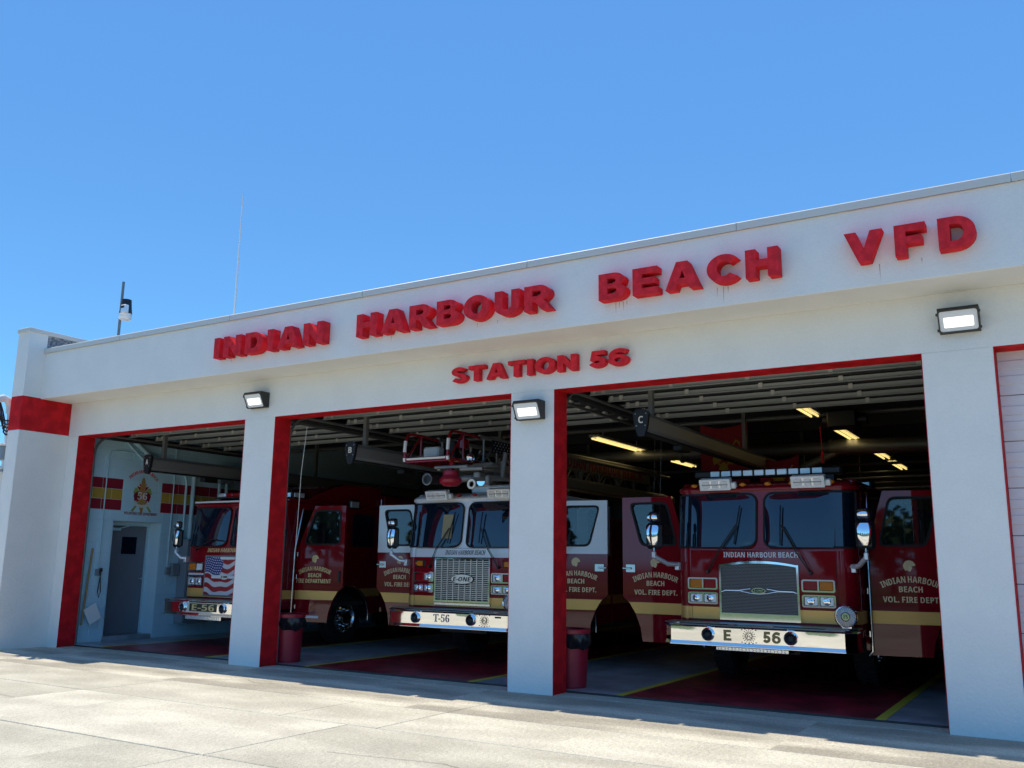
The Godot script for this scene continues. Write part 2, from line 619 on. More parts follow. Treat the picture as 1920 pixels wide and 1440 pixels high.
# ---------------------------------------------------------------- ground
func ground() -> void:
	var g := obj("ground", MB.new().mm(-300, 300, -0.5, -0.06, -300, 300), M.asphalt)
	tag(g, "dark ground under and around the concrete apron", "", "", "structure")
	var ap := node("concrete_apron", self)
	tag(ap, "sunlit weathered concrete apron in front of the station", "", "", "structure")
	obj("joint_bed", MB.new().mm(-14, 40, -0.055, -0.014, -0.385, 16.4), M.joint, ap)
	# slab rows between the joints that run along the front, each cut where its cross joints fall
	var rows := [[-0.005, 2.0, [-14.0, -1.55, 3.2, 9.76, 18.6, 30.0]],
		[2.012, 3.34, [-14.0, -6.0, -2.2, 1.2, 4.7, 8.31, 9.76, 16.9, 21.5, 27.0]],
		[3.352, 5.34, [-14.0, -4.6, 0.0, 4.62, 9.36, 14.9, 18.6, 23.3, 28.0]],
		[5.352, 9.1, [-14.0, -4.6, 0.0, 4.62, 9.31, 14.0, 18.6, 23.3, 28.0]],
		[9.112, 13.2, [-14.0, -4.6, 0.0, 4.62, 9.31, 14.0, 18.6, 23.3, 28.0]],
		[13.212, 16.2, [-14.0, 0.0, 9.31, 18.6, 28.0]]]
	for r in rows:
		for i in r[2].size() - 1:
			var tilt := rng.randf_range(-0.0025, 0.0025)
			obj("concrete_slab", MB.new().mm(r[2][i] + 0.004, r[2][i + 1] - 0.004, -0.05, tilt, r[0] + 0.005, r[1] - 0.005, 0.006), M.concrete_stained if r[1] < 2.1 else M.concretes[rng.randi() % 3], ap)
	# threshold strip in the reveals
	for b in [[AL, AR], [BL, BR], [CL, CR], [DL, DR]]:
		obj("threshold", MB.new().mm(b[0] + 0.006, b[1] - 0.006, -0.05, 0.006, -RD + 0.012, -0.02), M.concretes[2], ap)
	var cr := MB.new()
	# hairline cracks
	for c in [[Vector2(4.9, 1.75), Vector2(5.6, 1.3), Vector2(5.9, 1.45), Vector2(6.2, 1.35)], [Vector2(10.2, 4.6), Vector2(11.4, 4.4), Vector2(12.6, 4.75)], [Vector2(1.0, 4.4), Vector2(2.6, 4.1), Vector2(4.6, 4.3)]]:
		for i in c.size() - 1:
			var d: Vector2 = (c[i + 1] - c[i]).normalized() * 0.0035
			var q := Vector2(-d.y, d.x)
			cr.quad(Vector3(c[i].x + q.x, 0.006, c[i].y + q.y), Vector3(c[i + 1].x + q.x, 0.006, c[i + 1].y + q.y), Vector3(c[i + 1].x - q.x, 0.006, c[i + 1].y - q.y), Vector3(c[i].x - q.x, 0.006, c[i].y - q.y), Vector3.UP)
	obj("crack", cr, M.crack, ap)
	var la := obj("lawn", MB.new().mm(-60, 44, -0.06, 0.0, 16.5, 25.9), M.grass)
	tag(la, "green lawn beyond the concrete apron, mirrored in the chrome", "", "", "structure")
	var l2 := obj("lawn", MB.new().mm(-120, 120, -0.06, 0.02, 34, 80), M.grass)
	tag(l2, "strip of grass beyond the road in front of the station", "", "", "structure")

# ---------------------------------------------------------------- building
var st: Node3D
func station() -> void:
	st = thing("fire_station", "white stucco fire station with red trimmed truck bays and projecting fascia", "building")
	var W: Material = M.white_wall
	var xe := 22.6
	obj("header_wall", MB.new().mm(-1.557, xe, HO, SOF + 0.4, -RD, 0), W, st)
	for p in [[-1.557, AL], [AR, BL], [BR, CL], [CR, DL], [DR, xe]]:
		obj("pillar", MB.new().mm(p[0], p[1], -0.06, HO, -RD, 0, 0.006), W, st)
	obj("fascia", MB.new().mm(-1.62, xe, SOF, 5.93, 0.0, FZ, 0.008), W, st)
	# red linings of the openings
	for b in [[AL, AR], [BL, BR], [CL, CR], [DL, DR]]:
		obj("door_trim", MB.new().mm(b[0], b[0] + 0.005, -0.01, HO, -RD + 0.002, -0.001), M.red_paint, st)
		obj("door_trim", MB.new().mm(b[1] - 0.005, b[1], -0.01, HO, -RD + 0.002, -0.001), M.red_paint, st)
		obj("door_trim", MB.new().mm(b[0] + 0.005, b[1] - 0.005, HO - 0.005, HO, -RD + 0.002, -0.001), M.red_paint, st)
	# metal coping in lengths
	var cuts := [-1.556, 0.9, 3.95, 7.0, 10.05, 13.1, 16.15, 19.2, xe + 0.02]
	for i in cuts.size() - 1:
		var c := MB.new()
		c.sweep([Vector2(cuts[i] + 0.003, FZ), Vector2(cuts[i + 1] - 0.003, FZ)], [Vector2(0.006, 5.925), Vector2(0.034, 5.917), Vector2(0.034, 6.012), Vector2(0.026, 6.022), Vector2(-0.62, 6.035), Vector2(-0.62, 5.92)])
		obj("coping", c, M.coping_metal, st)
	obj("parapet", MB.new().mm(-1.557, xe, SOF + 0.4, 5.92, -0.2, 0.0), W, st)
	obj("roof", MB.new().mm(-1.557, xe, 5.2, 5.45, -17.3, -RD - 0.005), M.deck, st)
	# end wall at the left that runs out past the front
	obj("wing_wall", MB.new().mm(-1.95, -1.558, -0.06, 4.288, -1.22, 1.085, 0.012), W, st)
	obj("wing_wall", MB.new().mm(-1.95, -1.558, -0.06, 4.288, -17.3, -2.45), W, st)
	obj("wing_wall", MB.new().mm(-1.95, -1.558, 2.578, 4.288, -2.45, -1.22), W, st)
	obj("wing_wall", MB.new().mm(-1.95, -1.936, -0.06, 2.578, -2.45, -1.22), W, st)
	obj("red_band", MB.new().mm(-1.953, -1.555, 4.288, 4.98, -17.3, 1.088, 0.012), M.red_paint, st)
	obj("wing_wall", MB.new().mm(-1.95, -1.558, 4.98, 6.31, 0.69, 1.085, 0.0), W, st)
	obj("wing_wall", MB.new().mm(-1.945, -1.565, 4.98, 6.31, -17.3, 0.69), M.raw_stucco, st)
	obj("wing_cap", MB.new().mm(-1.975, -1.535, 6.31, 6.40, -17.3, 1.115, 0.008), M.coping_metal, st)
	# back and right walls, ceiling
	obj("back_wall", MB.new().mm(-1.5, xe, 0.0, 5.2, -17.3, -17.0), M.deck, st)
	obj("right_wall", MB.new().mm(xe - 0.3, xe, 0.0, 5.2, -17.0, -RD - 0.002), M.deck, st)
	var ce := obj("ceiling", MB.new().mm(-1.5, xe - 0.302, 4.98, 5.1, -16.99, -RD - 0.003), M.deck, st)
	ce.name = ce.name
	for i in 9:
		var z := -1.2 - i * 1.9
		obj("roof_beam", MB.new().mm(-1.45, xe - 0.31, 4.72, 4.97, z - 0.06, z + 0.06), M.dark_steel, st)
	# lettering on the fascia
	var sg := thing("building_sign", "red raised letters INDIAN HARBOUR BEACH VFD along the white fascia", "sign", Vector3(9.8, 5.22, FZ))
	var words := [["INDIAN", 3.78, 6.33, 0.105], ["HARBOUR", 7.034, 10.52, 0.085], ["BEACH", 11.248, 13.64, 0.10], ["VFD", 14.406, 15.775, 0.125]]
	for wd in words:
		letters(wd[0], wd[1] - 9.8, wd[2] - 9.8, 0.0, 0.36, wd[3], 0.165, sg)
	var rust := mat("rust_run", 0.30, 0.16, 0.09, 0.8)
	rust.transparency = BaseMaterial3D.TRANSPARENCY_ALPHA
	rust.albedo_color = Color(rust.albedo_color, 0.45)
	for q in [[11.42, 0.16], [11.47, 0.1], [11.53, 0.14], [11.58, 0.07], [12.82, 0.12], [12.9, 0.24], [12.96, 0.09], [9.2, 0.08], [9.55, 0.06], [14.75, 0.2], [4.05, 0.08], [7.6, 0.1], [15.2, 0.07]]:
		var x: float = q[0]
		obj("rust_run", MB.new().tri3(Vector3(x - 0.006, 5.215, FZ + 0.0025), Vector3(x + 0.006, 5.215, FZ + 0.0025), Vector3(x + 0.001, 5.215 - q[1], FZ + 0.0025)), rust, st)
	var s2 := thing("station_sign", "smaller red raised letters STATION 56 on the wall below the fascia", "sign", Vector3(9.8, 4.5, 0.0))
	letters("STATION", 8.34 - 9.8, 10.52 - 9.8, 0.0, 0.24, 0.035, 0.1, s2)
	letters("56", 10.72 - 9.8, 11.32 - 9.8, 0.0, 0.24, 0.035, 0.1, s2)

func arc_pts(cx: float, cy: float, rx: float, ry: float, a0: float, a1: float, k := 10) -> Array:
	var p := []
	for i in k + 1:
		var a := deg_to_rad(lerpf(a0, a1, float(i) / k))
		p.append(Vector2(cx + cos(a) * rx, cy + sin(a) * ry))
	return p

func block_letter(ch: String) -> Array:
	# heavy block capital one unit high: [outer outline, holes, cuts through the holes]
	var s := 0.27
	var v := func(a: Array) -> Array:
		var o := []
		for i in range(0, a.size(), 2):
			o.append(Vector2(a[i], a[i + 1]))
		return o
	match ch:
		"I": return [v.call([0, 0, s, 0, s, 1, 0, 1]), [], []]
		"N": return [v.call([0, 0, s, 0, s, 0.52, 0.6, 0, 0.87, 0, 0.87, 1, 0.6, 1, 0.6, 0.48, s, 1, 0, 1]), [], []]
		"H": return [v.call([0, 0, s, 0, s, 0.38, 0.58, 0.38, 0.58, 0, 0.85, 0, 0.85, 1, 0.58, 1, 0.58, 0.62, s, 0.62, s, 1, 0, 1]), [], []]
		"E": return [v.call([0, 0, 0.75, 0, 0.75, 0.23, s, 0.23, s, 0.385, 0.66, 0.385, 0.66, 0.605, s, 0.605, s, 0.77, 0.73, 0.77, 0.73, 1, 0, 1]), [], []]
		"F": return [v.call([0, 0, s, 0, s, 0.37, 0.65, 0.37, 0.65, 0.60, s, 0.60, s, 0.77, 0.74, 0.77, 0.74, 1, 0, 1]), [], []]
		"T": return [v.call([0.27, 0, 0.54, 0, 0.54, 0.76, 0.81, 0.76, 0.81, 1, 0, 1, 0, 0.76, 0.27, 0.76]), [], []]
		"V": return [v.call([0.33, 0, 0.62, 0, 0.95, 1, 0.65, 1, 0.475, 0.40, 0.30, 1, 0, 1]), [], []]
		"A": return [v.call([0, 0, 0.28, 0, 0.335, 0.18, 0.625, 0.18, 0.68, 0, 0.96, 0, 0.64, 1, 0.32, 1]), [v.call([0.40, 0.385, 0.56, 0.385, 0.48, 0.68])], [0.48]]
		"D": return [v.call([0, 1, 0, 0]) + arc_pts(0.40, 0.5, 0.45, 0.5, -90, 90, 14), [v.call([s, 0.77, s, 0.23]) + arc_pts(0.40, 0.5, 0.18, 0.27, -90, 90)], [0.36]]
		"O": return [arc_pts(0.47, 0.5, 0.47, 0.51, 0, 345, 23), [arc_pts(0.47, 0.5, 0.19, 0.27, 0, 337.5, 15)], [0.47]]
		"U": return [v.call([0.85, 1, 0.58, 1, 0.58, 0.38]) + arc_pts(0.425, 0.37, 0.155, 0.15, 0, -180) + v.call([s, 1, 0, 1, 0, 0.38]) + arc_pts(0.425, 0.37, 0.425, 0.38, -180, 0, 14), [], []]
		"R": return [v.call([0, 1, 0, 0, s, 0, s, 0.36, 0.36, 0.36, 0.58, 0, 0.89, 0, 0.64, 0.40]) + arc_pts(0.49, 0.69, 0.34, 0.31, -55, 90), [v.call([s, 0.79, s, 0.57]) + arc_pts(0.45, 0.68, 0.11, 0.11, -90, 90, 6)], [0.40]]
		"B": return [v.call([0, 1, 0, 0]) + arc_pts(0.48, 0.29, 0.35, 0.29, -90, 55) + arc_pts(0.45, 0.74, 0.33, 0.26, -40, 90), [v.call([s, 0.425, s, 0.21]) + arc_pts(0.45, 0.318, 0.105, 0.107, -90, 90, 6), v.call([s, 0.80, s, 0.60]) + arc_pts(0.43, 0.70, 0.10, 0.10, -90, 90, 6)], [0.40]]
		"C": return [arc_pts(0.47, 0.5, 0.47, 0.51, 40, 320, 20) + arc_pts(0.47, 0.5, 0.2, 0.27, 318, 42, 14), [], []]
		"S": return [stroke(arc_pts(0.36, 0.70, 0.25, 0.18, 25, 240, 10) + arc_pts(0.36, 0.30, 0.27, 0.19, 62, -155, 10), 0.125), [], []]
		"5": return [stroke(v.call([0.72, 0.88, 0.27, 0.88, 0.22, 0.5]) + arc_pts(0.38, 0.34, 0.25, 0.21, 128, -160, 12), 0.125), [], []]
		"6":
			var m := Geometry2D.merge_polygons(PackedVector2Array(arc_pts(0.42, 0.33, 0.42, 0.34, 0, 342, 19)), PackedVector2Array(stroke([Vector2(0.76, 0.80)] + arc_pts(0.47, 0.56, 0.32, 0.325, 70, 185, 9), 0.125)))
			return [Array(m[0]), [arc_pts(0.42, 0.33, 0.155, 0.135, 0, 330, 11)], [0.42]]
	return [[], [], []]

func stroke(pts: Array, r: float) -> Array:
	return Array(Geometry2D.offset_polyline(PackedVector2Array(pts), r, Geometry2D.JOIN_MITER, Geometry2D.END_BUTT)[0])

func letters(word: String, x0: float, x1: float, y: float, h: float, gap: float, depth: float, parent: Node3D, m: Material = null, z := 0.012) -> void:
	# heavy block letters, each a piece of its own, spread from x0 to x1
	var names := {"5": "digit_five", "6": "digit_six"}
	var gs := []
	var sum := 0.0
	for ch in word:
		var g := block_letter(ch)
		var lo := 9.0
		var hi := -9.0
		for q in g[0]:
			lo = minf(lo, q.x); hi = maxf(hi, q.x)
		gs.append([g, lo, hi - lo])
		sum += hi - lo
	var k := (x1 - x0 - gap * (word.length() - 1)) / sum
	var at := x0
	for i in gs.size():
		var g = gs[i][0]
		var sc := func(a) -> PackedVector2Array:
			var o := PackedVector2Array()
			for q in a:
				o.append(Vector2(at + (q.x - gs[i][1]) * k, y + q.y * h))
			return o
		var mb := MB.new()
		var cuts := [-99.0]
		for c in g[2]:
			cuts.append(at + (c - gs[i][1]) * k)
		cuts.append(99.0)
		for c in cuts.size() - 1:
			var slab := PackedVector2Array([Vector2(cuts[c], -9), Vector2(cuts[c + 1], -9), Vector2(cuts[c + 1], 9), Vector2(cuts[c], 9)])
			var polys := Geometry2D.intersect_polygons(sc.call(g[0]), slab)
			for hole in g[1]:
				var nx: Array[PackedVector2Array] = []
				for p in polys:
					nx.append_array(Geometry2D.clip_polygons(p, sc.call(hole)))
				polys = nx
			for p in polys:
				mb.prism(p, z, z + depth)
		obj(names.get(word[i], "letter_%s" % word[i].to_lower()), mb, m if m != null else M.letter_red, parent)
		at += gs[i][2] * k + gap

func ribbed_panel(y0: float, y1: float, x0: float, x1: float) -> MB:
	var b := MB.new()
	b.mm(x0, x1, y0 + 0.004, y1 - 0.004, -0.05, 0.0, 0.006)
	for k in 2:
		var y := lerpf(y0, y1, (k + 1) / 3.0)
		b.mm(x0 + 0.001, x1 - 0.001, y - 0.055, y + 0.05, 0.0, 0.012, 0.008)
	return b

func overhead_doors() -> void:
	# three doors stand open under the ceiling, the fourth at the right is shut
	var hb := [[AL, AR, "first bay at the left"], [BL, BR, "middle bay with the white topped truck"], [CL, CR, "third bay above the truck with the long light bar"]]
	for b in hb:
		var x0: float = b[0] - 0.05
		var x1: float = b[1] + 0.05
		var d := thing("overhead_door", "grey sectional door standing open overhead in the %s" % b[2], "overhead door", Vector3((x0 + x1) / 2, 4.42, -0.5), "open overhead doors")
		var hx := (x1 - x0) / 2
		for i in 6:
			var z0 := 0.02 - i * 0.66
			var y := 0.0 if i > 0 else -0.03
			var p := obj("door_section", MB.new().mm(-hx, hx, y + 0.06, y + 0.10, z0 - 0.655, z0), M.dark_steel, d)
			# deep strut across the section with its lip, and the tabs that hold it
			var sz := z0 - 0.12
			obj("strut", MB.new().mm(-hx + 0.01, hx - 0.01, y - 0.03, y + 0.045, sz - 0.05, sz, 0.006).mm(-hx + 0.01, hx - 0.01, y - 0.036, y - 0.025, sz - 0.02, sz + 0.03), M.door_back if i > 0 else M.dark_steel, p)
			obj("lip", MB.new().mm(-hx + 0.01, hx - 0.01, y + 0.035, y + 0.059, sz - 0.30, sz - 0.27), M.strut_white if i == 0 else M.steel_grey, p)
			if i > 0:
				for sx in [-hx + 0.07, -hx + 0.24, -hx * 0.46, 0.0, hx * 0.46, hx - 0.24, hx - 0.07]:
					obj("stile", MB.new().mm(sx - 0.03, sx + 0.03, y - 0.024, y + 0.058, sz + 0.001, sz + 0.012), M.strut_white, p)
		var tr := MB.new()
		for sd in [-1.0, 1.0]:
			var x: float = sd * (hx + 0.03)
			var pts := [Vector3(x, -4.38, 0.04), Vector3(x, -0.55, 0.04)]
			for k in 7:
				var a := PI / 2 * k / 6.0
				pts.append(Vector3(x, -0.5 + sin(a) * 0.45, 0.04 - (1 - cos(a)) * 0.45))
			pts.append(Vector3(x, -0.05, -4.4))
			tr.tube(pts, 0.028, 6)
		obj("track", tr, M.steel_grey, d)
		var op := MB.new()
		op.mm(-hx - 0.19, -hx - 0.09, -0.12, 0.02, -4.6, 0.0)
		obj("end_bearer", op, M.dark_steel, d)
	var d4 := thing("overhead_door", "closed white ribbed sectional door in the bay at the right edge", "overhead door", Vector3((DL + DR) / 2, 0, -0.34))
	var hw := (DR - DL) / 2 - 0.006
	for i in 8:
		obj("door_section", ribbed_panel(0.02 + i * 0.533, 0.02 + (i + 1) * 0.533, -hw, hw), M.closed_door if M.has("closed_door") else mat("closed_door", 0.74, 0.72, 0.72, 0.45), d4)

# ---------------------------------------------------------------- things on the facade
func wall_lamp(x: float, y: float, label: String) -> void:
	var l := thing("wall_lamp", label, "wall light", Vector3(x, y, 0.0), "lit wall lights along the front")
	var b := MB.new()
	# wedge housing: side profile swept across the width
	var prof := PackedVector2Array([Vector2(0, -0.135), Vector2(0.09, -0.135), Vector2(0.215, 0.105), Vector2(0.20, 0.135), Vector2(0, 0.135)])
	b.prism(prof, -0.215, 0.215, Transform3D(Basis(Vector3(0, 0, 1), Vector3(0, 1, 0), Vector3(-1, 0, 0)), Vector3.ZERO))
	obj("housing", b, M.bronze, l)
	var up := Vector3(0, 0.24, 0.125).normalized()
	var nn := Vector3(0, -0.125, 0.24).normalized()
	var bs := Basis(Vector3.RIGHT, up, nn)
	var mid := Vector3(0, -0.015, 0.1525)
	var fr := MB.new().ring(rrect(0.43, 0.275, 0.02), rrect(0.402, 0.245, 0.03), 0.0, 0.022, Transform3D(bs, mid))
	obj("frame", fr, M.bronze, l)
	var ln := obj("lens", MB.new().prism(rrect(0.40, 0.243, 0.03), 0.001, 0.012, Transform3D(bs, mid)), M.lamp_lens, l)
	obj("light_panel", MB.new().prism(rrect(0.31, 0.12, 0.01, 0.0, -0.015), 0.0125, 0.015, Transform3D(bs, mid)), M.lamp_glow, ln)
	var bo := MB.new()
	for sx in [-0.222, 0.222]:
		for sy in [-0.1, 0.09]:
			bo.box(mid + bs * Vector3(sx, sy, 0.008), Vector3(0.022, 0.03, 0.03), 0.004, bs)
	obj("clip", bo, M.bronze, l)
	var sp := SpotLight3D.new()
	sp.light_energy = 0.35
	sp.light_color = Color(1.0, 0.97, 0.9)
	sp.light_size = 0.12
	sp.spot_angle = 70.0
	sp.spot_range = 30.0
	sp.spot_attenuation = 2.0
	sp.shadow_enabled = true
	sp.name = "lamp_beam"
	l.add_child(sp)
	sp.position = mid + nn * 0.05
	sp.basis = Basis.looking_at(nn, Vector3.UP)

func facade_fittings() -> void:
	wall_lamp(4.085, 4.58, "lit bronze wall light above the first pillar from the left")
	wall_lamp(9.735, 3.975, "lit bronze wall light under the STATION sign, on the middle pillar")
	wall_lamp(15.475, 4.60, "lit bronze wall light on the wide pillar beside the closed door")
	# weather sensor on a mast behind the coping
	var w := thing("weather_station", "grey mast with black and white weather sensor above the left roof edge", "weather sensor", Vector3(-0.72, 5.45, -0.35))
	obj("mast", MB.new().cyl(Vector3.ZERO, Vector3(0, 2.19, 0), 0.03, 0.028, 10), M.steel_grey, w)
	obj("rain_collector", MB.new().lathe([Vector2(0.001, 1.76), Vector2(0.10, 1.76), Vector2(0.115, 1.60), Vector2(0.135, 1.45), Vector2(0.001, 1.45)], 16, Transform3D(Basis(), Vector3(0.17, 0, 0.0))), M.black, w)
	obj("shield", MB.new().lathe([Vector2(0.001, 1.45), Vector2(0.13, 1.45), Vector2(0.13, 1.36), Vector2(0.115, 1.325), Vector2(0.001, 1.325)], 16, Transform3D(Basis(), Vector3(0.17, 0, 0.0))), M.white_plastic, w)
	var bx := obj("sensor_box", MB.new().box(Vector3(0.27, 1.52, 0.1), Vector3(0.15, 0.18, 0.1), 0.012), M.satin, w)
	obj("solar_panel", MB.new().box(Vector3(0.265, 1.56, 0.153), Vector3(0.09, 0.05, 0.008)), M.black, bx)
	var a := thing("whip_antenna", "tall thin white whip antenna rising from the roof edge", "antenna", Vector3(2.83, 5.95, -0.35))
	obj("rod", MB.new().cyl(Vector3(0, 0.1, 0), Vector3(-0.01, 2.97, 0), 0.022, 0.01, 8), M.white_plastic, a)
	obj("base", MB.new().box(Vector3(0, 0.1, 0), Vector3(0.1, 0.12, 0.1), 0.01).cyl(Vector3(0.0, 0.1, 0), Vector3(0.35, 0.05, 0.0), 0.01), M.steel_grey, a)
	var sp := thing("bird_spikes", "row of thin upright bird spikes beside the whip antenna base", "bird spikes", Vector3(3.55, 6.03, 0.2))
	for i in 6:
		obj("spike", MB.new().cyl(Vector3(i * 0.07, 0, 0), Vector3(i * 0.07 + 0.02, 0.12, 0), 0.005, 0.003, 5), M.steel_grey, sp)
	bin("red plastic bin with black bag inside the middle bay's left jamb", Vector3(4.36, FL, -0.75))
	bin("red plastic bin with black bag inside the third bay's left jamb", Vector3(9.97, FL, -0.78))

func bin(label: String, at: Vector3) -> void:
	var b := thing("waste_bin", label, "bin", at, "red waste bins by the bay jambs")
	obj("body", MB.new().lathe([Vector2(0.001, 0.004), Vector2(0.215, 0.0), Vector2(0.225, 0.02), Vector2(0.262, 0.74), Vector2(0.262, 0.8), Vector2(0.245, 0.8), Vector2(0.22, 0.06), Vector2(0.001, 0.05)], 28), M.bin_red, b)
	obj("rim", MB.new().lathe([Vector2(0.262, 0.755), Vector2(0.285, 0.76), Vector2(0.287, 0.815), Vector2(0.27, 0.825), Vector2(0.245, 0.815)], 28), M.bin_red, b)
	var pts := []
	for i in 7:
		var row := []
		for j in 41:
			var a := TAU * j / 40.0
			var t := i / 6.0
			var r := 0.272 + 0.022 * sin(t * PI) + (0.012 * sin(a * 9.0 + t * 3.0) + 0.008 * sin(a * 17.0 - t * 5.0)) * (0.3 + t)
			row.append(Vector3(cos(a) * r, 0.752 - t * (0.19 + 0.03 * sin(a * 3.0) + 0.02 * sin(a * 7.0)), sin(a) * r))
		pts.append(row)
	obj("bag", MB.new().grid(pts), M.bag, b)

# ---------------------------------------------------------------- inside
func lane(x0: float, x1: float, fl: Node3D) -> void:
	obj("red_lane", MB.new().mm(x0, x1, FL - 0.01, FL + 0.004, -15.0, -RD - 0.004), M.floor_red, fl)
	for x in [x0 - 0.115, x1]:
		obj("yellow_line", MB.new().mm(x + 0.001, x + 0.114, FL - 0.01, FL + 0.005, -15.0, -RD - 0.003), M.floor_yellow, fl)

func interior() -> void:
	var fl := node("garage_floor", self)
	tag(fl, "painted grey garage floor with red lanes edged in yellow", "", "", "structure")
	obj("floor_slab", MB.new().mm(-1.5, 22.3, -0.1, FL, -17.0, -RD - 0.01), M.floor_grey, fl)
	for b in [[AL, AR], [BL, BR], [CL, CR]]:
		obj("floor_edge", MB.new().mm(b[0] + 0.007, b[1] - 0.007, 0.0, FL + 0.001, -RD - 0.0095, -RD + 0.011), M.dark_steel, fl)
	lane(-0.309, 2.678, fl)
	lane(5.228, 8.43, fl)
	lane(10.979, 14.20, fl)
	lane(16.6, 19.8, fl)
	# block wall on the left
	var bw := node("block_wall", st)
	obj("mortar", MB.new().mm(-1.553, -1.508, 0.03, 4.98, -1.20, -RD - 0.006), M.blue_wall, bw)
	obj("mortar", MB.new().mm(-1.553, -1.508, 0.03, 4.98, -17.0, -2.45), M.blue_wall, bw)
	obj("mortar", MB.new().mm(-1.553, -1.508, 2.585, 4.98, -2.45, -1.20), M.blue_wall, bw)
	var shapes := {}
	for k in 21:
		var y := 0.07 + 0.228 * k
		var kinds := "blue"
		if k == 12 or k == 14:
			kinds = "red"
		elif k == 13:
			kinds = "gold"
		var runs := [[-0.42, -5.1]]
		if k <= 10:
			runs = [[-0.42, -1.215], [-2.452, -5.1]]
		elif k >= 12 and k <= 14:
			runs = [[-0.42, -1.378], [-1.378, -2.40], [-2.40, -5.1]]
		for ri in runs.size():
			var z: float = runs[ri][0]
			var first := true
			while z > runs[ri][1] + 0.02:
				var w := 0.456
				if first and k % 2 == 1:
					w = 0.228
				first = false
				w = minf(w, z - runs[ri][1])
				if z - w - runs[ri][1] < 0.1:
					w = z - runs[ri][1]
				var key := snappedf(w, 0.001)
				if not shapes.has(key):
					shapes[key] = MB.new().box(Vector3.ZERO, Vector3(0.04, 0.221, key - 0.007), 0.005).done()
				var kd := kinds
				if kd != "blue" and ri == 1:
					kd = "blue"
				var o := obj("block", shapes[key], M["block_%s_%d" % [kd, rng.randi() % 3]], bw)
				o.position = Vector3(-1.52 + rng.randf_range(-0.0015, 0.0015), y + 0.114, z - w / 2)
				z -= w
	# steel door in its recess
	var dr := node("side_door", st, Vector3(-1.9, 0.127, -1.835))
	obj("leaf", MB.new().mm(-0.03, 0.0, 0.004, 2.36, -0.55, 0.55, 0.004), M.grey_door, dr)
	var fr := MB.new()
	fr.mm(-0.03, 0.07, 0.0, 2.44, -0.606, -0.552, 0.004)
	fr.mm(-0.03, 0.07, 0.0, 2.44, 0.552, 0.606, 0.004)
	fr.mm(-0.03, 0.07, 2.365, 2.445, -0.552, 0.552, 0.004)
	obj("frame", fr, M.pipe_blue, dr)
	obj("window", MB.new().mm(0.001, 0.004, 1.74, 2.12, -0.31, 0.07), M.screen_glass, dr)
	obj("handle", MB.new().cyl(Vector3(0, 1.2, -0.48), Vector3(0.06, 1.2, -0.48), 0.03, 0.03).cyl(Vector3(0.06, 1.2, -0.5), Vector3(0.06, 1.2, -0.38), 0.013), M.polished, dr)
	obj("closer", MB.new().box(Vector3(0.05, 2.28, 0.3), Vector3(0.06, 0.06, 0.26), 0.008).cyl(Vector3(0.06, 2.3, 0.2), Vector3(0.08, 2.38, -0.1), 0.012), M.pipe_blue, dr)
	obj("jamb_lining", MB.new().mm(-0.03, 0.395, 0.0, 2.45, -0.614, -0.608).mm(-0.03, 0.395, 0.0, 2.45, 0.608, 0.614).mm(-0.03, 0.395, 2.444, 2.45, -0.608, 0.608), M.blue_wall, dr)
	obj("step", MB.new().mm(-0.035, 0.385, -0.127, -0.001, -0.605, 0.605, 0.006), M.floor_grey, dr)
	emblem()
	# conduits and boxes along the block wall
	var c1 := thing("wall_conduit", "thick painted conduit bending down the blue block wall beside the crest", "conduit", Vector3(-1.44, 0, 0))
	obj("pipe", MB.new().tube([Vector3(0, 4.95, -1.0), Vector3(0, 4.4, -1.45), Vector3(0, 4.12, -1.86), Vector3(0, 4.03, -2.05), Vector3(0, 4.0, -2.3), Vector3(0, 3.98, -2.85), Vector3(0, 3.94, -3.08), Vector3(0, 3.84, -3.19), Vector3(0, 3.7, -3.23), Vector3(0, 2.24, -3.23)], 0.052, 10), M.pipe_blue, c1)
	obj("strap", MB.new().box(Vector3(-0.02, 3.93, -2.25), Vector3(0.03, 0.3, 0.05)), M.pipe_blue, c1)
	var c2 := thing("wall_conduit", "thinner conduit running just under the thick bent one", "conduit", Vector3(-1.46, 0, 0))
	obj("pipe", MB.new().tube([Vector3(0, 4.9, -0.85), Vector3(0, 4.35, -1.3), Vector3(0, 3.86, -1.93), Vector3(0, 3.8, -2.1), Vector3(0, 3.77, -2.8), Vector3(0, 3.7, -2.97), Vector3(0, 3.56, -3.04), Vector3(0, 2.24, -3.05)], 0.028, 8), M.pipe_blue, c2)
	var c3 := thing("wall_conduit", "thin conduit from the ceiling down to the cord outlet left of the steel door", "conduit", Vector3(-1.475, 0, 0))
	obj("pipe", MB.new().tube([Vector3(0, 4.08, -2.0), Vector3(0, 4.1, -1.25), Vector3(0, 4.07, -1.0), Vector3(0, 3.9, -0.94), Vector3(0, 1.55, -0.93)], 0.014, 8), M.pipe_blue, c3)
	var c4 := thing("wall_conduit", "thin vertical conduit right of the steel door down to two small boxes", "conduit", Vector3(-1.475, 0, 0))
	obj("pipe", MB.new().tube([Vector3(0, 4.7, -2.7), Vector3(0, 1.6, -2.7)], 0.014, 8), M.pipe_blue, c4)
	var e1 := thing("outlet_box", "small grey outlet box with a black cord loop left of the steel door", "outlet", Vector3(-1.46, 1.47, -0.93))
	obj("housing", MB.new().box(Vector3.ZERO, Vector3(0.08, 0.14, 0.1), 0.008), M.grey_box, e1)
	obj("cord", MB.new().tube([Vector3(0.05, 0.02, 0.0), Vector3(0.08, -0.1, -0.02), Vector3(0.07, -0.4, -0.06), Vector3(0.07, -0.52, -0.03), Vector3(0.07, -0.4, 0.01), Vector3(0.07, 0.0, -0.03), Vector3(0.07, 0.08, -0.02)], 0.01, 6), M.black, e1)
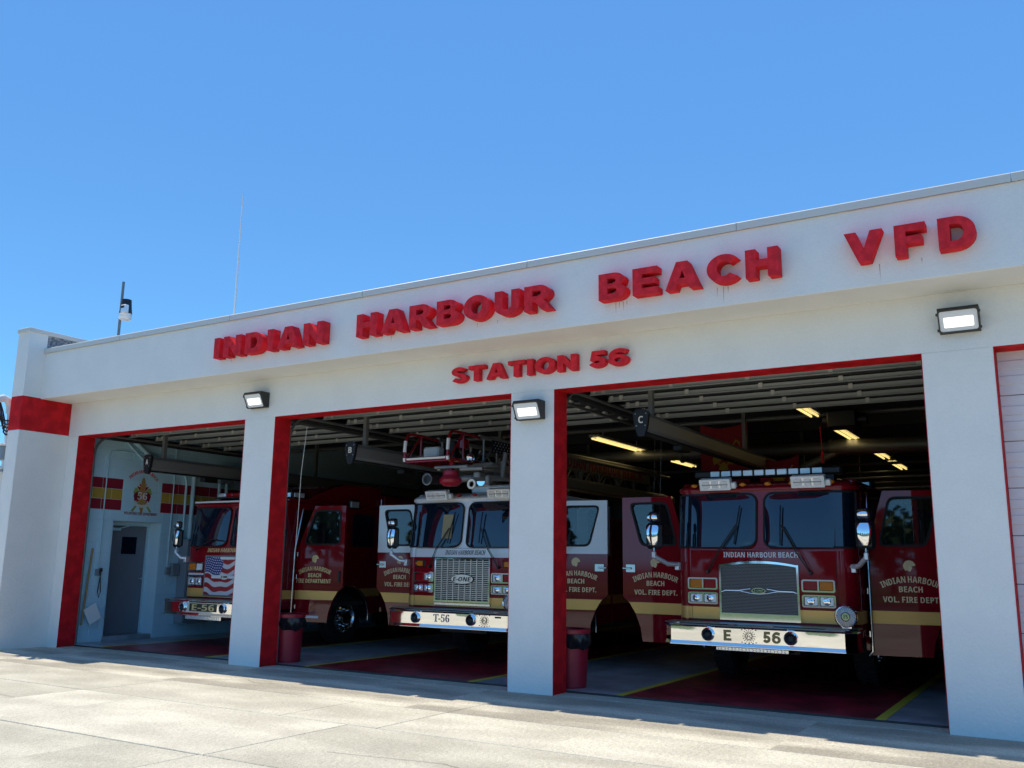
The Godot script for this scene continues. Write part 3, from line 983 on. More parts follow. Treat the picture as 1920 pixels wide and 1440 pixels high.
	obj("plug", MB.new().box(Vector3(0.06, 0.05, -0.03), Vector3(0.05, 0.08, 0.06), 0.01), M.black, e1)
	var e2 := thing("switch_box", "pair of small grey boxes on the blue wall right of the steel door", "switch box", Vector3(-1.46, 1.5, -2.75))
	obj("housing", MB.new().box(Vector3(0, 0, 0.05), Vector3(0.08, 0.16, 0.11), 0.008), M.grey_box, e2)
	obj("housing", MB.new().box(Vector3(0.02, 0.03, -0.13), Vector3(0.12, 0.28, 0.2), 0.008), M.grey_box, e2)
	var e3 := thing("electrical_cabinet", "tall grey electrical cabinet under the conduits by the left truck", "cabinet", Vector3(-1.34, 0.33, -3.4))
	obj("housing", MB.new().mm(-0.155, 0.14, 0.0, 1.9, -0.36, 0.4, 0.012), M.grey_box, e3)
	obj("door", MB.new().mm(0.141, 0.152, 0.05, 1.85, -0.33, 0.37, 0.004), M.grey_box, e3)
	var e4 := thing("junction_box", "grey junction box high on the wall behind the left exhaust rail", "junction box", Vector3(-1.38, 3.6, -4.1))
	obj("housing", MB.new().mm(-0.11, 0.1, 0.0, 0.42, -0.22, 0.22, 0.01), M.grey_box, e4)
	for z in [-0.1, 0.12]:
		obj("pipe", MB.new().cyl(Vector3(-0.02, 0.0, z), Vector3(-0.02, -1.3, z), 0.04), M.pipe_blue, e4)
	var mp := thing("wooden_pole", "yellow wooden pole with a white panel leaning against the blue wall", "pole", Vector3(-1.38, 0.35, -0.66))
	obj("shaft", MB.new().cyl(Vector3(0, 0.05, 0.05), Vector3(-0.07, 1.62, -0.09), 0.02), M.wood, mp)
	obj("panel", MB.new().box(Vector3(0.04, 0.27, -0.16), Vector3(0.015, 0.36, 0.30), 0.004, Basis(Vector3.RIGHT, 0.5)), M.white_plastic, mp)
	# exhaust rails A, B, C
	rail(-0.18, 3.62, "A", "exhaust rail marked A hanging above the left truck")
	rail(5.42, 3.58, "B", "exhaust rail marked B hanging beside the ladder basket")
	rail(11.046, 3.74, "C", "exhaust rail marked C hanging above the truck with the light bar")
	# fluorescent strips
	for f in [[7.53, -6.5, -9.3, "lit fluorescent strip above the ladder, nearer of its row"], [7.45, -11.4, -13.0, "lit fluorescent strip above the ladder, farther of its row"], [12.5, -4.3, -5.6, "lit fluorescent strip just behind the third bay's open door"], [12.5, -7.3, -9.3, "lit fluorescent strip over the right truck's roof, in front of the duct"], [12.5, -11.6, -13.1, "lit fluorescent strip just beyond the duct"], [12.48, -13.8, -16.0, "lit fluorescent strip farthest back at the right"]]:
		var t := thing("strip_light", f[3], "ceiling light", Vector3(f[0], 4.5, (f[1] + f[2]) / 2), "fluorescent strips in the truck hall")
		var ln: float = f[1] - f[2]
		obj("fixture", MB.new().mm(-0.12, 0.12, 0.03, 0.09, -ln / 2, ln / 2, 0.01).mm(-0.01, 0.01, 0.09, 0.22, -ln / 3 - 0.01, -ln / 3 + 0.01).mm(-0.01, 0.01, 0.09, 0.22, ln / 3 - 0.01, ln / 3 + 0.01), M.lens_white, t)
		for sx in [-0.06, 0.06]:
			obj("tube", MB.new().cyl(Vector3(sx, 0.0, -ln / 2 + 0.04), Vector3(sx, 0.0, ln / 2 - 0.04), 0.02, 0.02, 8), M.tube_glow, t)
		var al := AreaLight3D.new()
		al.name = "strip_glow"
		al.area_size = Vector2(0.2, ln * 0.9)
		al.light_energy = 0.06
		al.light_color = Color(1.0, 0.9, 0.65)
		al.shadow_enabled = true
		t.add_child(al)
		al.position = Vector3(0, -0.04, 0)
		al.rotation.x = -PI / 2
	# duct, flags, pipes at the back
	var du := thing("exhaust_duct", "round metal exhaust duct crossing the hall under the ceiling", "duct", Vector3(12.0, 4.34, -9.0))
	obj("duct", MB.new().cyl(Vector3(-7, 0.05, 0), Vector3(0, 0, 0), 0.14, 0.14, 18).cyl(Vector3(0, 0, 0), Vector3(7.5, -0.05, 0), 0.17, 0.17, 18), M.alu, du)
	for x in [-3.4, 0.0, 0.35, 2.6]:
		obj("collar", MB.new().cyl(Vector3(x, 0, 0), Vector3(x + 0.05, 0, 0), 0.185, 0.185, 18), M.alu, du)
	obj("branch", MB.new().cyl(Vector3(0.25, -0.05, 0.0), Vector3(-1.0, -0.62, 0.1), 0.09, 0.09, 14), M.alu, du)
	var f1 := thing("banner", "red banner with gold maltese cross and crossed axes hung over the third truck", "flag", Vector3(10.3, 4.72, -7.0))
	flag(f1, 1.02, 1.25, true)
	var f2 := thing("banner", "lower orange red banner with a gold badge half hidden by the light bar", "flag", Vector3(11.4, 4.0, -7.1))
	flag(f2, 0.8, 1.0, false)
	var pr := thing("pipe_rack", "stack of pale horizontal pipes on the back wall at the right", "rack", Vector3(14.0, 3.4, -12.0))
	for i in 6:
		obj("pipe", MB.new().cyl(Vector3(-2.6, i * 0.13, i * 0.02), Vector3(2.4, i * 0.13 + 0.04, i * 0.02), 0.022, 0.022, 8), M.lens_white if i % 2 == 0 else M.steel_grey, pr)
	for x in [-2.0, 0.0, 2.0]:
		obj("bracket", MB.new().mm(x - 0.03, x + 0.03, -0.4, 1.55, -0.08, -0.03), M.dark_steel, pr)
	for q in [[4.55, -3.2, 0.03, "thin sprinkler pipe crossing the hall just behind the open doors"], [4.62, -6.2, 0.045, "wider ceiling pipe crossing the hall ahead of the banners"], [4.1, -10.4, 0.035, "lower ceiling pipe crossing the hall behind the round duct"]]:
		var cp := thing("ceiling_pipe", q[3], "pipe", Vector3(10.0, q[0], q[1]))
		obj("pipe", MB.new().cyl(Vector3(-11.3, 0, 0), Vector3(12.0, 0, 0), q[2], q[2], 10), M.steel_grey, cp)
		for k in 8:
			obj("hanger", MB.new().cyl(Vector3(-10.0 + k * 2.8, 0, 0), Vector3(-10.0 + k * 2.8, 4.95 - q[0], 0), 0.008, 0.008, 6), M.dark_steel, cp)
	var hr := thing("hose_rack", "dark rack of coiled hoses behind the ladder truck's rear corner", "hose rack", Vector3(9.3, 0, -11.0))
	obj("frame", MB.new().mm(-0.9, 0.9, 0.03, 0.1, -0.2, 0.2).mm(-0.9, -0.85, 0.1, 3.5, -0.2, 0.2).mm(0.85, 0.9, 0.1, 3.5, -0.2, 0.2).mm(-0.85, 0.85, 2.3, 2.35, -0.2, 0.2).mm(-0.85, 0.85, 3.0, 3.05, -0.2, 0.2), M.dark_steel, hr)
	for k in 4:
		var co := []
		for i in 60:
			var a := i * 0.52
			co.append(Vector3(-0.6 + k * 0.4 + cos(a) * (0.05 + i * 0.0022), 3.25 + sin(a) * (0.05 + i * 0.0022), 0.0))
		obj("hose", MB.new().tube(co, 0.03, 6), M.bag if k % 2 == 0 else M.letter_tan, hr)
	var rp := thing("pull_cord", "thin pull cord hanging inside the left jamb of the middle bay", "cord", Vector3(4.62, 0, -0.55))
	obj("cord", MB.new().tube([Vector3(0.1, 4.15, 0), Vector3(0.02, 3.3, 0), Vector3(-0.02, 2.4, -0.02), Vector3(-0.03, 1.6, 0)], 0.006, 6), M.cream, rp)
	for q in [[10.35, -3.4, "thin cord hanging beside the third truck's open left door"], [9.9, -4.2, "second thin cord hanging farther back behind the third bay's left jamb"]]:
		var r2 := thing("pull_cord", q[2], "cord", Vector3(q[0], 0, q[1]))
		obj("cord", MB.new().tube([Vector3(0.03, 4.4, 0), Vector3(0, 3.4, 0), Vector3(-0.04, 2.6, 0)], 0.004, 6), M.steel_grey, r2)
	var op := thing("door_operator", "dark motor unit with a hanging red cord behind the third bay's open door", "motor", Vector3(13.0, 4.3, -5.6))
	obj("motor", MB.new().box(Vector3(0, 0.1, 0), Vector3(0.5, 0.3, 0.45), 0.02).cyl(Vector3(-0.35, 0.1, 0.0), Vector3(0.4, 0.1, 0.0), 0.1), M.black, op)
	obj("pull", MB.new().cyl(Vector3(-0.4, 0.0, 0.1), Vector3(-0.38, -0.5, 0.1), 0.006).box(Vector3(-0.38, -0.58, 0.1), Vector3(0.05, 0.2, 0.03), 0.006), M.letter_red, op)

func flag(f: Node3D, w: float, h: float, full: bool) -> void:
	var pts := []
	for i in 9:
		var row := []
		for j in 17:
			var u := j / 16.0 - 0.5
			var t := i / 8.0
			row.append(Vector3(u * w, -t * h - (0.25 - u * u) * 0.45 * (1.0 - t), 0.02 * sin(u * 16.0 + t * 2.0) + 0.03 * sin(u * 7.0)))
		pts.append(row)
	obj("cloth", MB.new().grid(pts), M.flag_red, f)
	var g := MB.new()
	var y := -h * 0.62
	var zz := 0.055
	g.ring(circle(0.15, 20, 0, y), circle(0.11, 20, 0, y), zz, zz + 0.004)
	for k in 4:
		var a := PI / 2 * k
		var x := Transform3D(Basis(Vector3(0, 0, 1), a), Vector3(0, y, 0))
		g.prism(PackedVector2Array([Vector2(0.05, -0.03), Vector2(0.2, -0.11), Vector2(0.23, 0.0), Vector2(0.2, 0.11), Vector2(0.05, 0.03)]), zz + 0.005, zz + 0.009, x)
	for s in [-1.0, 1.0]:
		g.prism(PackedVector2Array([Vector2(s * 0.06, y + 0.1), Vector2(s * 0.085, y + 0.09), Vector2(s * 0.30, y + 0.40), Vector2(s * 0.27, y + 0.41)]), zz, zz + 0.004)
		if full:
			g.prism(PackedVector2Array([Vector2(s * 0.25, y + 0.43), Vector2(s * 0.35, y + 0.36), Vector2(s * 0.36, y + 0.26), Vector2(s * 0.29, y + 0.36)]), zz, zz + 0.004)
	obj("badge", g, M.flag_gold, f)

func rail(x: float, y: float, letter: String, label: String) -> void:
	var r := thing("exhaust_rail", label, "exhaust rail", Vector3(x, y, -1.0), "exhaust rails over the trucks")
	var prof := PackedVector2Array([Vector2(-0.09, 0.02), Vector2(-0.05, -0.02), Vector2(-0.03, 0.0), Vector2(0.03, 0.0), Vector2(0.05, -0.02), Vector2(0.09, 0.02), Vector2(0.09, 0.2), Vector2(0.05, 0.25), Vector2(0.03, 0.27), Vector2(-0.03, 0.27), Vector2(-0.05, 0.25), Vector2(-0.09, 0.2)])
	obj("profile", MB.new().prism(prof, -14.5, 0.0), M.alu, r)
	obj("rubber_lip", MB.new().mm(-0.06, 0.06, -0.05, -0.022, -14.5, 0.0), M.rubber, r)
	var cap := obj("end_cap", MB.new().prism(rpoly([Vector2(-0.13, 0.26), Vector2(-0.06, 0.31), Vector2(0.06, 0.31), Vector2(0.13, 0.26), Vector2(0.1, 0.05), Vector2(0.05, -0.1), Vector2(-0.05, -0.1), Vector2(-0.1, 0.05)], 0.03), 0.001, 0.06), M.black, r)
	obj("letter_%s" % letter.to_lower(), fit_text(MB.new(), letter, 0.075, 0.105, 0.004, Transform3D(Basis(), Vector3(0, 0.15, 0.061))), M.cream, cap)
	var bo := MB.new()
	for p in [[-0.085, 0.24], [0.085, 0.24], [-0.07, 0.06], [0.07, 0.06]]:
		bo.cyl(Vector3(p[0], p[1], 0.06), Vector3(p[0], p[1], 0.067), 0.01, 0.01, 6)
	obj("screw", bo, M.alu, cap)
	for z in [-0.35, -5.0, -9.5]:
		obj("hanger", MB.new().mm(-0.035, 0.035, 0.271, 4.95 - y, z - 0.04, z + 0.04), M.steel_grey, r)
	obj("hose_trolley", MB.new().box(Vector3(0, -0.10, -1.6), Vector3(0.16, 0.10, 0.4), 0.02), M.black, r)

func emblem() -> void:
	# painted crest on the block wall: flames, shield, board, crossed axes, ribbon, lettering
	var e := node("wall_crest", st, Vector3(-1.4985, 3.17, -1.885))
	e.rotation.y = PI / 2
	var fl := PackedVector2Array()
	for i in 36:
		var a := TAU * i / 36.0
		var r := 0.235 if i % 2 == 0 else 0.17
		fl.append(Vector2(cos(a) * r * 0.85, sin(a) * r * 1.25 + 0.02))
	obj("flames", MB.new().prism(fl, 0.0, 0.0015), M.letter_red, e)
	var f2 := PackedVector2Array()
	for i in 28:
		var a := TAU * i / 28.0 + 0.1
		var r := 0.19 if i % 2 == 0 else 0.14
		f2.append(Vector2(cos(a) * r * 0.85, sin(a) * r * 1.3 + 0.04))
	obj("inner_flames", MB.new().prism(f2, 0.0016, 0.0025), M.cream, e)
	var sh := MB.new()
	for k in 4:
		var x := Transform3D(Basis(Vector3(0, 0, 1), PI / 2 * k), Vector3(0, -0.02, 0))
		sh.prism(PackedVector2Array([Vector2(0.03, -0.03), Vector2(0.19, -0.13), Vector2(0.225, 0.0), Vector2(0.19, 0.13), Vector2(0.03, 0.03)]), 0.0026, 0.0035, x)
	obj("shield", sh, M.block_red_0, e)
	var ax := MB.new()
	for s in [-1.0, 1.0]:
		ax.prism(PackedVector2Array([Vector2(s * 0.27, -0.36), Vector2(s * 0.22, -0.38), Vector2(-s * 0.17, 0.12), Vector2(-s * 0.13, 0.14)]), 0.0036, 0.0045)
		ax.prism(PackedVector2Array([Vector2(-s * 0.11, 0.15), Vector2(-s * 0.2, 0.16), Vector2(-s * 0.25, 0.02), Vector2(-s * 0.16, 0.06)]), 0.0046, 0.0055)
	obj("axes", ax, mat("axe_green", 0.34, 0.42, 0.12, 0.6), e)
	obj("board", MB.new().prism(circle(0.075, 20, 0, 0.0, 0.40), 0.0056, 0.007), M.gold, e)
	obj("digits", fit_text(MB.new(), "56", 0.25, 0.17, 0.0015, Transform3D(Basis(), Vector3(0, -0.02, 0.0085)), "serifbold"), M.white_plastic, e)
	var out := MB.new()
	fit_text(out, "56", 0.285, 0.195, 0.0012, Transform3D(Basis(), Vector3(0, -0.02, 0.0071)), "serifbold")
	obj("digit_outline", out, M.black, e)
	obj("ribbon", MB.new().prism(PackedVector2Array([Vector2(-0.22, -0.17), Vector2(0, -0.22), Vector2(0.22, -0.17), Vector2(0.2, -0.24), Vector2(0, -0.285), Vector2(-0.2, -0.24)]), 0.0072, 0.0085), M.cream, e)
	obj("arched_lettering", arc_text(MB.new(), "INDIAN HARBOUR BEACH", 0.74, 0.075, 0.17, 0.002, Transform3D(Basis(), Vector3(0, 0.36, 0.001))), M.letter_red, e)
	obj("lower_lettering", fit_text(MB.new(), "VOLUNTEER FIRE DEPARTMENT", 0.86, 0.06, 0.002, Transform3D(Basis(), Vector3(0, -0.415, 0.001))), M.block_red_1, e)

# ---------------------------------------------------------------- fire trucks
const CW := 1.33      # half width of a cab
const CRAD := 0.26

func outline(s: float, dz: float, back := -0.62) -> Array:
	# plan of the cab front, from the left hinge round to the right hinge
	var p := [Vector2(-CW + s, back)]
	var r := maxf(CRAD - s, 0.03)
	for i in 8:
		var a := PI - PI / 2 * i / 7.0
		p.append(Vector2(-CW + CRAD + cos(a) * r, -CRAD + dz + sin(a) * r))
	for i in 8:
		var a := PI / 2 - PI / 2 * i / 7.0
		p.append(Vector2(CW - CRAD + cos(a) * r, -CRAD + dz + sin(a) * r))
	p.append(Vector2(CW - s, back))
	return p

func lean(y: float) -> float:
	return -maxf(0.0, y - 2.03) * 0.13

func loft(rows: Array) -> MB:
	var pts := []
	for r in rows:
		var row := []
		for q in outline(r[1], lean(r[0])):
			row.append(Vector3(q.x, r[0], q.y))
		pts.append(row)
	return MB.new().grid(pts)

func side_x(sd: float) -> Transform3D:
	# local polygon (z, y) standing on the side of a cab, thickness outward
	return Transform3D(Basis(Vector3(0, 0, 1), Vector3(0, 1, 0), Vector3(sd, 0, 0)), Vector3.ZERO)

func ray_hit(poly: PackedVector2Array, c: Vector2, a: float) -> Vector2:
	var far := c + Vector2(cos(a), sin(a)) * 10.0
	var best := far
	for i in poly.size():
		var h = Geometry2D.segment_intersects_segment(c, far, poly[i], poly[(i + 1) % poly.size()])
		if h != null and c.distance_to(h) < c.distance_to(best):
			best = h
	return best

func frame_of(mb: MB, outer: PackedVector2Array, inner: PackedVector2Array, z0: float, z1: float, x: Transform3D) -> MB:
	# a panel with a window opening, both outlines met by the same rays
	var c := Vector2.ZERO
	for q in inner:
		c += q / inner.size()
	var angs := []
	for q in outer:
		angs.append((q - c).angle())
	for q in inner:
		angs.append((q - c).angle())
	angs.sort()
	var o := PackedVector2Array()
	var n := PackedVector2Array()
	var last := -9.0
	for a in angs:
		if a - last < 0.004:
			continue
		last = a
		o.append(ray_hit(outer, c, a))
		n.append(ray_hit(inner, c, a))
	return mb.ring(o, n, z0, z1, x)

func flip(pts: Array, sd: float) -> Array:
	var o := []
	for q in pts:
		o.append(Vector2(q.x * sd * 0.853, q.y))
	return o

func head_badge(parent: Node3D, x: Transform3D, m: Material) -> void:
	# profile head in a feather bonnet
	var b := MB.new()
	for i in 11:
		var a := deg_to_rad(-75.0 + i * 21.0)
		var t := x * Transform3D(Basis(Vector3(0, 0, 1), a), Vector3.ZERO)
		b.prism(PackedVector2Array([Vector2(-0.009, 0.025), Vector2(0.009, 0.025), Vector2(0.0145, 0.075), Vector2(0.0, 0.084), Vector2(-0.0145, 0.075)]), 0.0, 0.002, t)
	b.prism(PackedVector2Array([Vector2(-0.03, 0.02), Vector2(0.02, 0.03), Vector2(0.035, -0.03), Vector2(0.012, -0.075), Vector2(-0.018, -0.07), Vector2(-0.036, -0.045), Vector2(-0.05, -0.02), Vector2(-0.038, -0.01)]), 0.0, 0.002, x)
	obj("badge", b, m, parent)

func cab_door(root: Node3D, sd: float, deg: float, o: Dictionary) -> void:
	var d := node("cab_door", root, Vector3(sd * (CW + 0.015), 0, -0.62))
	d.rotation.y = sd * deg_to_rad(90.0 - deg)
	var tf: float = o.get("slant", 0.3)
	var low := [Vector2(0.02, 0.56), Vector2(0.96, 0.56), Vector2(1.0, 0.78), Vector2(1.1, 1.0), Vector2(1.22, 1.16), Vector2(1.36, 1.26), Vector2(1.36, 1.955), Vector2(0.02, 1.955)]
	var up := [Vector2(0.02, 1.955), Vector2(1.36, 1.955), Vector2(1.36, 2.885), Vector2(tf + 0.03, 2.885), Vector2(0.03, 2.02)]
	var win: Array = o.get("window", [Vector2(0.22, 2.09), Vector2(0.97, 2.09), Vector2(1.2, 2.79), Vector2(0.42, 2.79)])
	var id := Transform3D()
	var lowp := PackedVector2Array(flip(low, sd))
	obj("panel", MB.new().prism(lowp, -0.055, 0.0), M.truck_red, d)
	var wp := rpoly(flip(win, sd), 0.1, 4)
	obj("window_frame", frame_of(MB.new(), PackedVector2Array(flip(up, sd)), wp, -0.055, 0.0, id), M.truck_white if o.get("white", false) else M.truck_red, d)
	var c := Vector2.ZERO
	for q in wp:
		c += q / wp.size()
	var inn := PackedVector2Array()
	var ot := PackedVector2Array()
	for q in wp:
		inn.append(c + (q - c) * (1.0 - 0.03 / (q - c).length()))
		ot.append(c + (q - c) * (1.0 + 0.012 / (q - c).length()))
	obj("gasket", MB.new().ring(ot, inn, -0.06, 0.008), M.rubber, d)
	obj("window", MB.new().prism(wp, -0.03, -0.024), M.window_glass, d)
	var band := PackedVector2Array([Vector2(-2, 1.0), Vector2(2, 1.0), Vector2(2, 1.178), Vector2(-2, 1.178)])
	for q in Geometry2D.intersect_polygons(lowp, band):
		obj("gold_stripe", MB.new().prism(q, 0.0005, 0.003), M.gold, d)
	var hg := MB.new()
	for hy in [0.85, 1.45, 1.9]:
		hg.box(Vector3(sd * 0.02, hy, 0.004), Vector3(0.05, 0.09, 0.014), 0.004)
	obj("hinge", hg, M.polished, d)
	# inner trim
	obj("inner_trim", MB.new().prism(PackedVector2Array(flip([Vector2(0.1, 0.7), Vector2(0.9, 0.7), Vector2(1.25, 1.3), Vector2(1.25, 1.9), Vector2(0.1, 1.9)], sd)), -0.075, -0.056), M.cab_lining, d)
	var lm: Material = o.get("letters", M.cream)
	var at := Transform3D(Basis(), Vector3(sd * float(o.get("text_at", 0.58)), 0, 0.001))
	var tx := MB.new()
	arc_text(tx, "INDIAN HARBOUR", 0.79, 0.085, 0.09, 0.003, at.translated(Vector3(0, 1.535, 0)))
	fit_text(tx, "BEACH", 0.31, 0.08, 0.003, at.translated(Vector3(0, 1.485, 0)))
	if o.get("department", false):
		fit_text(tx, "FIRE DEPARTMENT", 0.84, 0.08, 0.003, at.translated(Vector3(-0.02, 1.37, 0)))
	else:
		fit_text(tx, "VOL. FIRE DEPT.", 0.75, 0.082, 0.003, at.translated(Vector3(0, 1.34, 0)))
	obj("door_lettering", tx, lm, d)
	head_badge(d, at.translated(Vector3(0, 1.81, 0)), lm)
	var hx: float = sd * 1.075
	if o.get("department", false):
		obj("handle", MB.new().box(Vector3(hx, 1.46, 0.012), Vector3(0.05, 0.22, 0.025), 0.01), M.black, d)
	else:
		obj("handle", MB.new().box(Vector3(hx - sd * 0.06, 1.72, 0.008), Vector3(0.17, 0.13, 0.012), 0.004).box(Vector3(hx, 1.72, 0.03), Vector3(0.16, 0.03, 0.02), 0.008), M.polished, d)

func light_pair(root: Node3D, called: String, cx: float, cy: float, w: float, h: float, m0: Material, m1: Material) -> void:
	var b := node(called, root, Vector3(cx, cy, 0.0))
	obj("bezel", MB.new().ring(rrect(w, h, 0.03), rrect(w - 0.05, h - 0.045, 0.015), 0.0, 0.035), M.chrome, b)
	obj("divider", MB.new().mm(-0.012, 0.012, -h / 2 + 0.022, h / 2 - 0.022, 0.0, 0.03), M.chrome, b)
	obj("backing", MB.new().mm(-w / 2 + 0.02, w / 2 - 0.02, -h / 2 + 0.02, h / 2 - 0.02, -0.02, 0.006), M.black, b)
	var lw := w / 2 - 0.05
	for k in 2:
		var lx := (-1.0 if k == 0 else 1.0) * (lw / 2 + 0.018)
		var mm_: Material = m0 if k == 0 else m1
		var ln := obj("lens", MB.new().box(Vector3(lx, 0, 0.014), Vector3(lw, h - 0.055, 0.02), 0.006), mm_, b)
		if mm_ == M.lens_clear:
			obj("bulb", MB.new().lathe([Vector2(0.055, 0.0), Vector2(0.045, 0.006), Vector2(0.02, 0.012), Vector2(0.0, 0.013)], 12, Transform3D(Basis(Vector3.RIGHT, PI / 2), Vector3(lx, 0, 0.0245))), M.chrome, ln)
		else:
			var rb := MB.new()
			for j in 4:
				var yy := lerpf(-h / 2 + 0.045, h / 2 - 0.045, j / 3.0)
				rb.mm(lx - lw / 2 + 0.01, lx + lw / 2 - 0.01, yy - 0.006, yy + 0.006, 0.0245, 0.029)
			obj("ribs", rb, mm_, ln)

func flood(root: Node3D, cx: float, cy: float, zz: float) -> void:
	var b := node("flood_light", root, Vector3(cx, cy, zz))
	b.rotation.x = 0.34
	obj("housing", MB.new().box(Vector3(0, 0, -0.05), Vector3(0.47, 0.165, 0.11), 0.008).box(Vector3(0.27, -0.03, -0.06), Vector3(0.08, 0.09, 0.08), 0.01), M.white_plastic, b)
	obj("bezel", MB.new().ring(rrect(0.475, 0.17, 0.012), rrect(0.40, 0.115, 0.05), 0.005, 0.014), M.white_plastic, b)
	obj("reflector", MB.new().prism(rrect(0.41, 0.125, 0.05), 0.0055, 0.008), M.lens_clear, b)
	for s in [-0.135, 0.0, 0.135]:
		obj("lens", MB.new().box(Vector3(s, 0, 0.012), Vector3(0.10, 0.10, 0.012), 0.005), M.lens_white, b)
	obj("grid", MB.new().mm(-0.2, 0.2, -0.006, 0.006, 0.018, 0.021), M.steel_grey, b)

func mirror(root: Node3D, sd: float, dz: float) -> void:
	var m := node("mirror", root)
	var x := sd * 1.54
	obj("arm", MB.new().box(Vector3(sd * 1.30, 1.765, -0.04), Vector3(0.07, 0.12, 0.12), 0.01).tube([Vector3(sd * 1.28, 1.79, -0.02), Vector3(sd * 1.40, 1.80, dz * 0.4), Vector3(x, 1.91, dz - 0.02)], 0.036, 8).box(Vector3(x, 1.93, dz - 0.02), Vector3(0.06, 0.1, 0.06), 0.01), M.satin, m)
	obj("post", MB.new().cyl(Vector3(x, 1.92, dz - 0.03), Vector3(x, 2.08, dz - 0.03), 0.018), M.polished, m)
	obj("shell", MB.new().box(Vector3(x, 2.215, dz - 0.04), Vector3(0.26, 0.40, 0.10), 0.045).box(Vector3(x, 2.50, dz - 0.04), Vector3(0.19, 0.16, 0.09), 0.035), M.black, m)
	# convex polished backs
	for pl in [[2.225, 0.30, 0.075, 0.10], [2.50, 0.125, 0.088, 0.07]]:
		var rows := []
		for j in 9:
			var t := j / 8.0 * 2.0 - 1.0
			var row := []
			for i in 9:
				var u := i / 8.0 * 2.0 - 1.0
				var hw := lerpf(pl[2], pl[3], (t + 1.0) / 2.0) * (1.0 - 0.10 * pow(absf(t), 6.0))
				row.append(Vector3(x + u * hw, pl[0] + t * pl[1] / 2.0 * (1.0 - 0.10 * pow(absf(u), 6.0)), dz + 0.012 + 0.022 * (1.0 - u * u) + 0.026 * (1.0 - t * t)))
			rows.append(row)
		obj("back_plate", MB.new().grid(rows), M.chrome, m)
	obj("mirror_glass", MB.new().box(Vector3(x, 2.22, dz - 0.092), Vector3(0.21, 0.34, 0.006)), M.chrome, m)

func wiper(root: Node3D, a: Vector2, b: Vector2, t0: Vector2, t1: Vector2) -> void:
	var w := node("wiper", root)
	var f := func(q: Vector2, k: float) -> Vector3: return Vector3(q.x, q.y, lean(q.y) + k + (0.085 * clampf((q.y - 1.8) / 0.2, 0.0, 1.0)))
	var off := Vector2(0.035, 0.0)
	obj("arm", MB.new().tube([f.call(a, 0.03), f.call(a.lerp(b, 0.45), 0.05), f.call(b, 0.045)], 0.009, 6).tube([f.call(a + off, 0.03), f.call((a + off).lerp(b + off * 0.6, 0.45), 0.05), f.call(b + off * 0.6, 0.045)], 0.006, 6).cyl(f.call(a, -0.01), f.call(a, 0.05), 0.03, 0.022, 10), M.black, w)
	obj("blade", MB.new().tube([f.call(t0, 0.03), f.call((t0 + t1) / 2.0, 0.045), f.call(t1, 0.03)], 0.011, 6), M.black, w)

func wheel(root: Node3D, sd: float, z: float, front := true) -> void:
	var w := node("wheel", root, Vector3(sd * 1.27, 0.56, z))
	var x := Transform3D(Basis(Vector3(0, 0, 1), -sd * PI / 2), Vector3.ZERO)
	obj("tyre", MB.new().lathe([Vector2(0.31, -0.32), Vector2(0.46, -0.34), Vector2(0.52, -0.31), Vector2(0.53, -0.17), Vector2(0.52, -0.03), Vector2(0.47, 0.0), Vector2(0.36, -0.005), Vector2(0.315, -0.03)], 36, x), M.rubber, w)
	obj("rim", MB.new().lathe([Vector2(0.32, -0.02), Vector2(0.31, -0.03), Vector2(0.28, -0.07), Vector2(0.22, -0.04), Vector2(0.14, -0.03), Vector2(0.13, 0.05 if front else -0.06), Vector2(0.0, 0.06 if front else -0.06)], 28, x), M.polished, w)
	var nuts := MB.new()
	for i in 10:
		var a := TAU * i / 10.0
		nuts.cyl(x * Vector3(cos(a) * 0.185, -0.035, sin(a) * 0.185), x * Vector3(cos(a) * 0.185, 0.01, sin(a) * 0.185), 0.02, 0.014, 6)
		nuts.cyl(x * Vector3(cos(a + 0.3) * 0.25, -0.06, sin(a + 0.3) * 0.25), x * Vector3(cos(a + 0.3) * 0.25, -0.048, sin(a + 0.3) * 0.25), 0.03, 0.03, 8)
	obj("wheel_nuts", nuts, M.chrome, w)
	var tread := MB.new()
	for i in 48:
		var a := TAU * i / 48.0
		for k in 2:
			var hh := -0.09 - k * 0.15
			tread.box(x * Vector3(cos(a) * 0.53, hh, sin(a) * 0.53), Vector3(0.02, 0.12, 0.045), 0.0, x.basis * Basis(Vector3.UP, -a))
	obj("tread", tread, M.rubber, w)

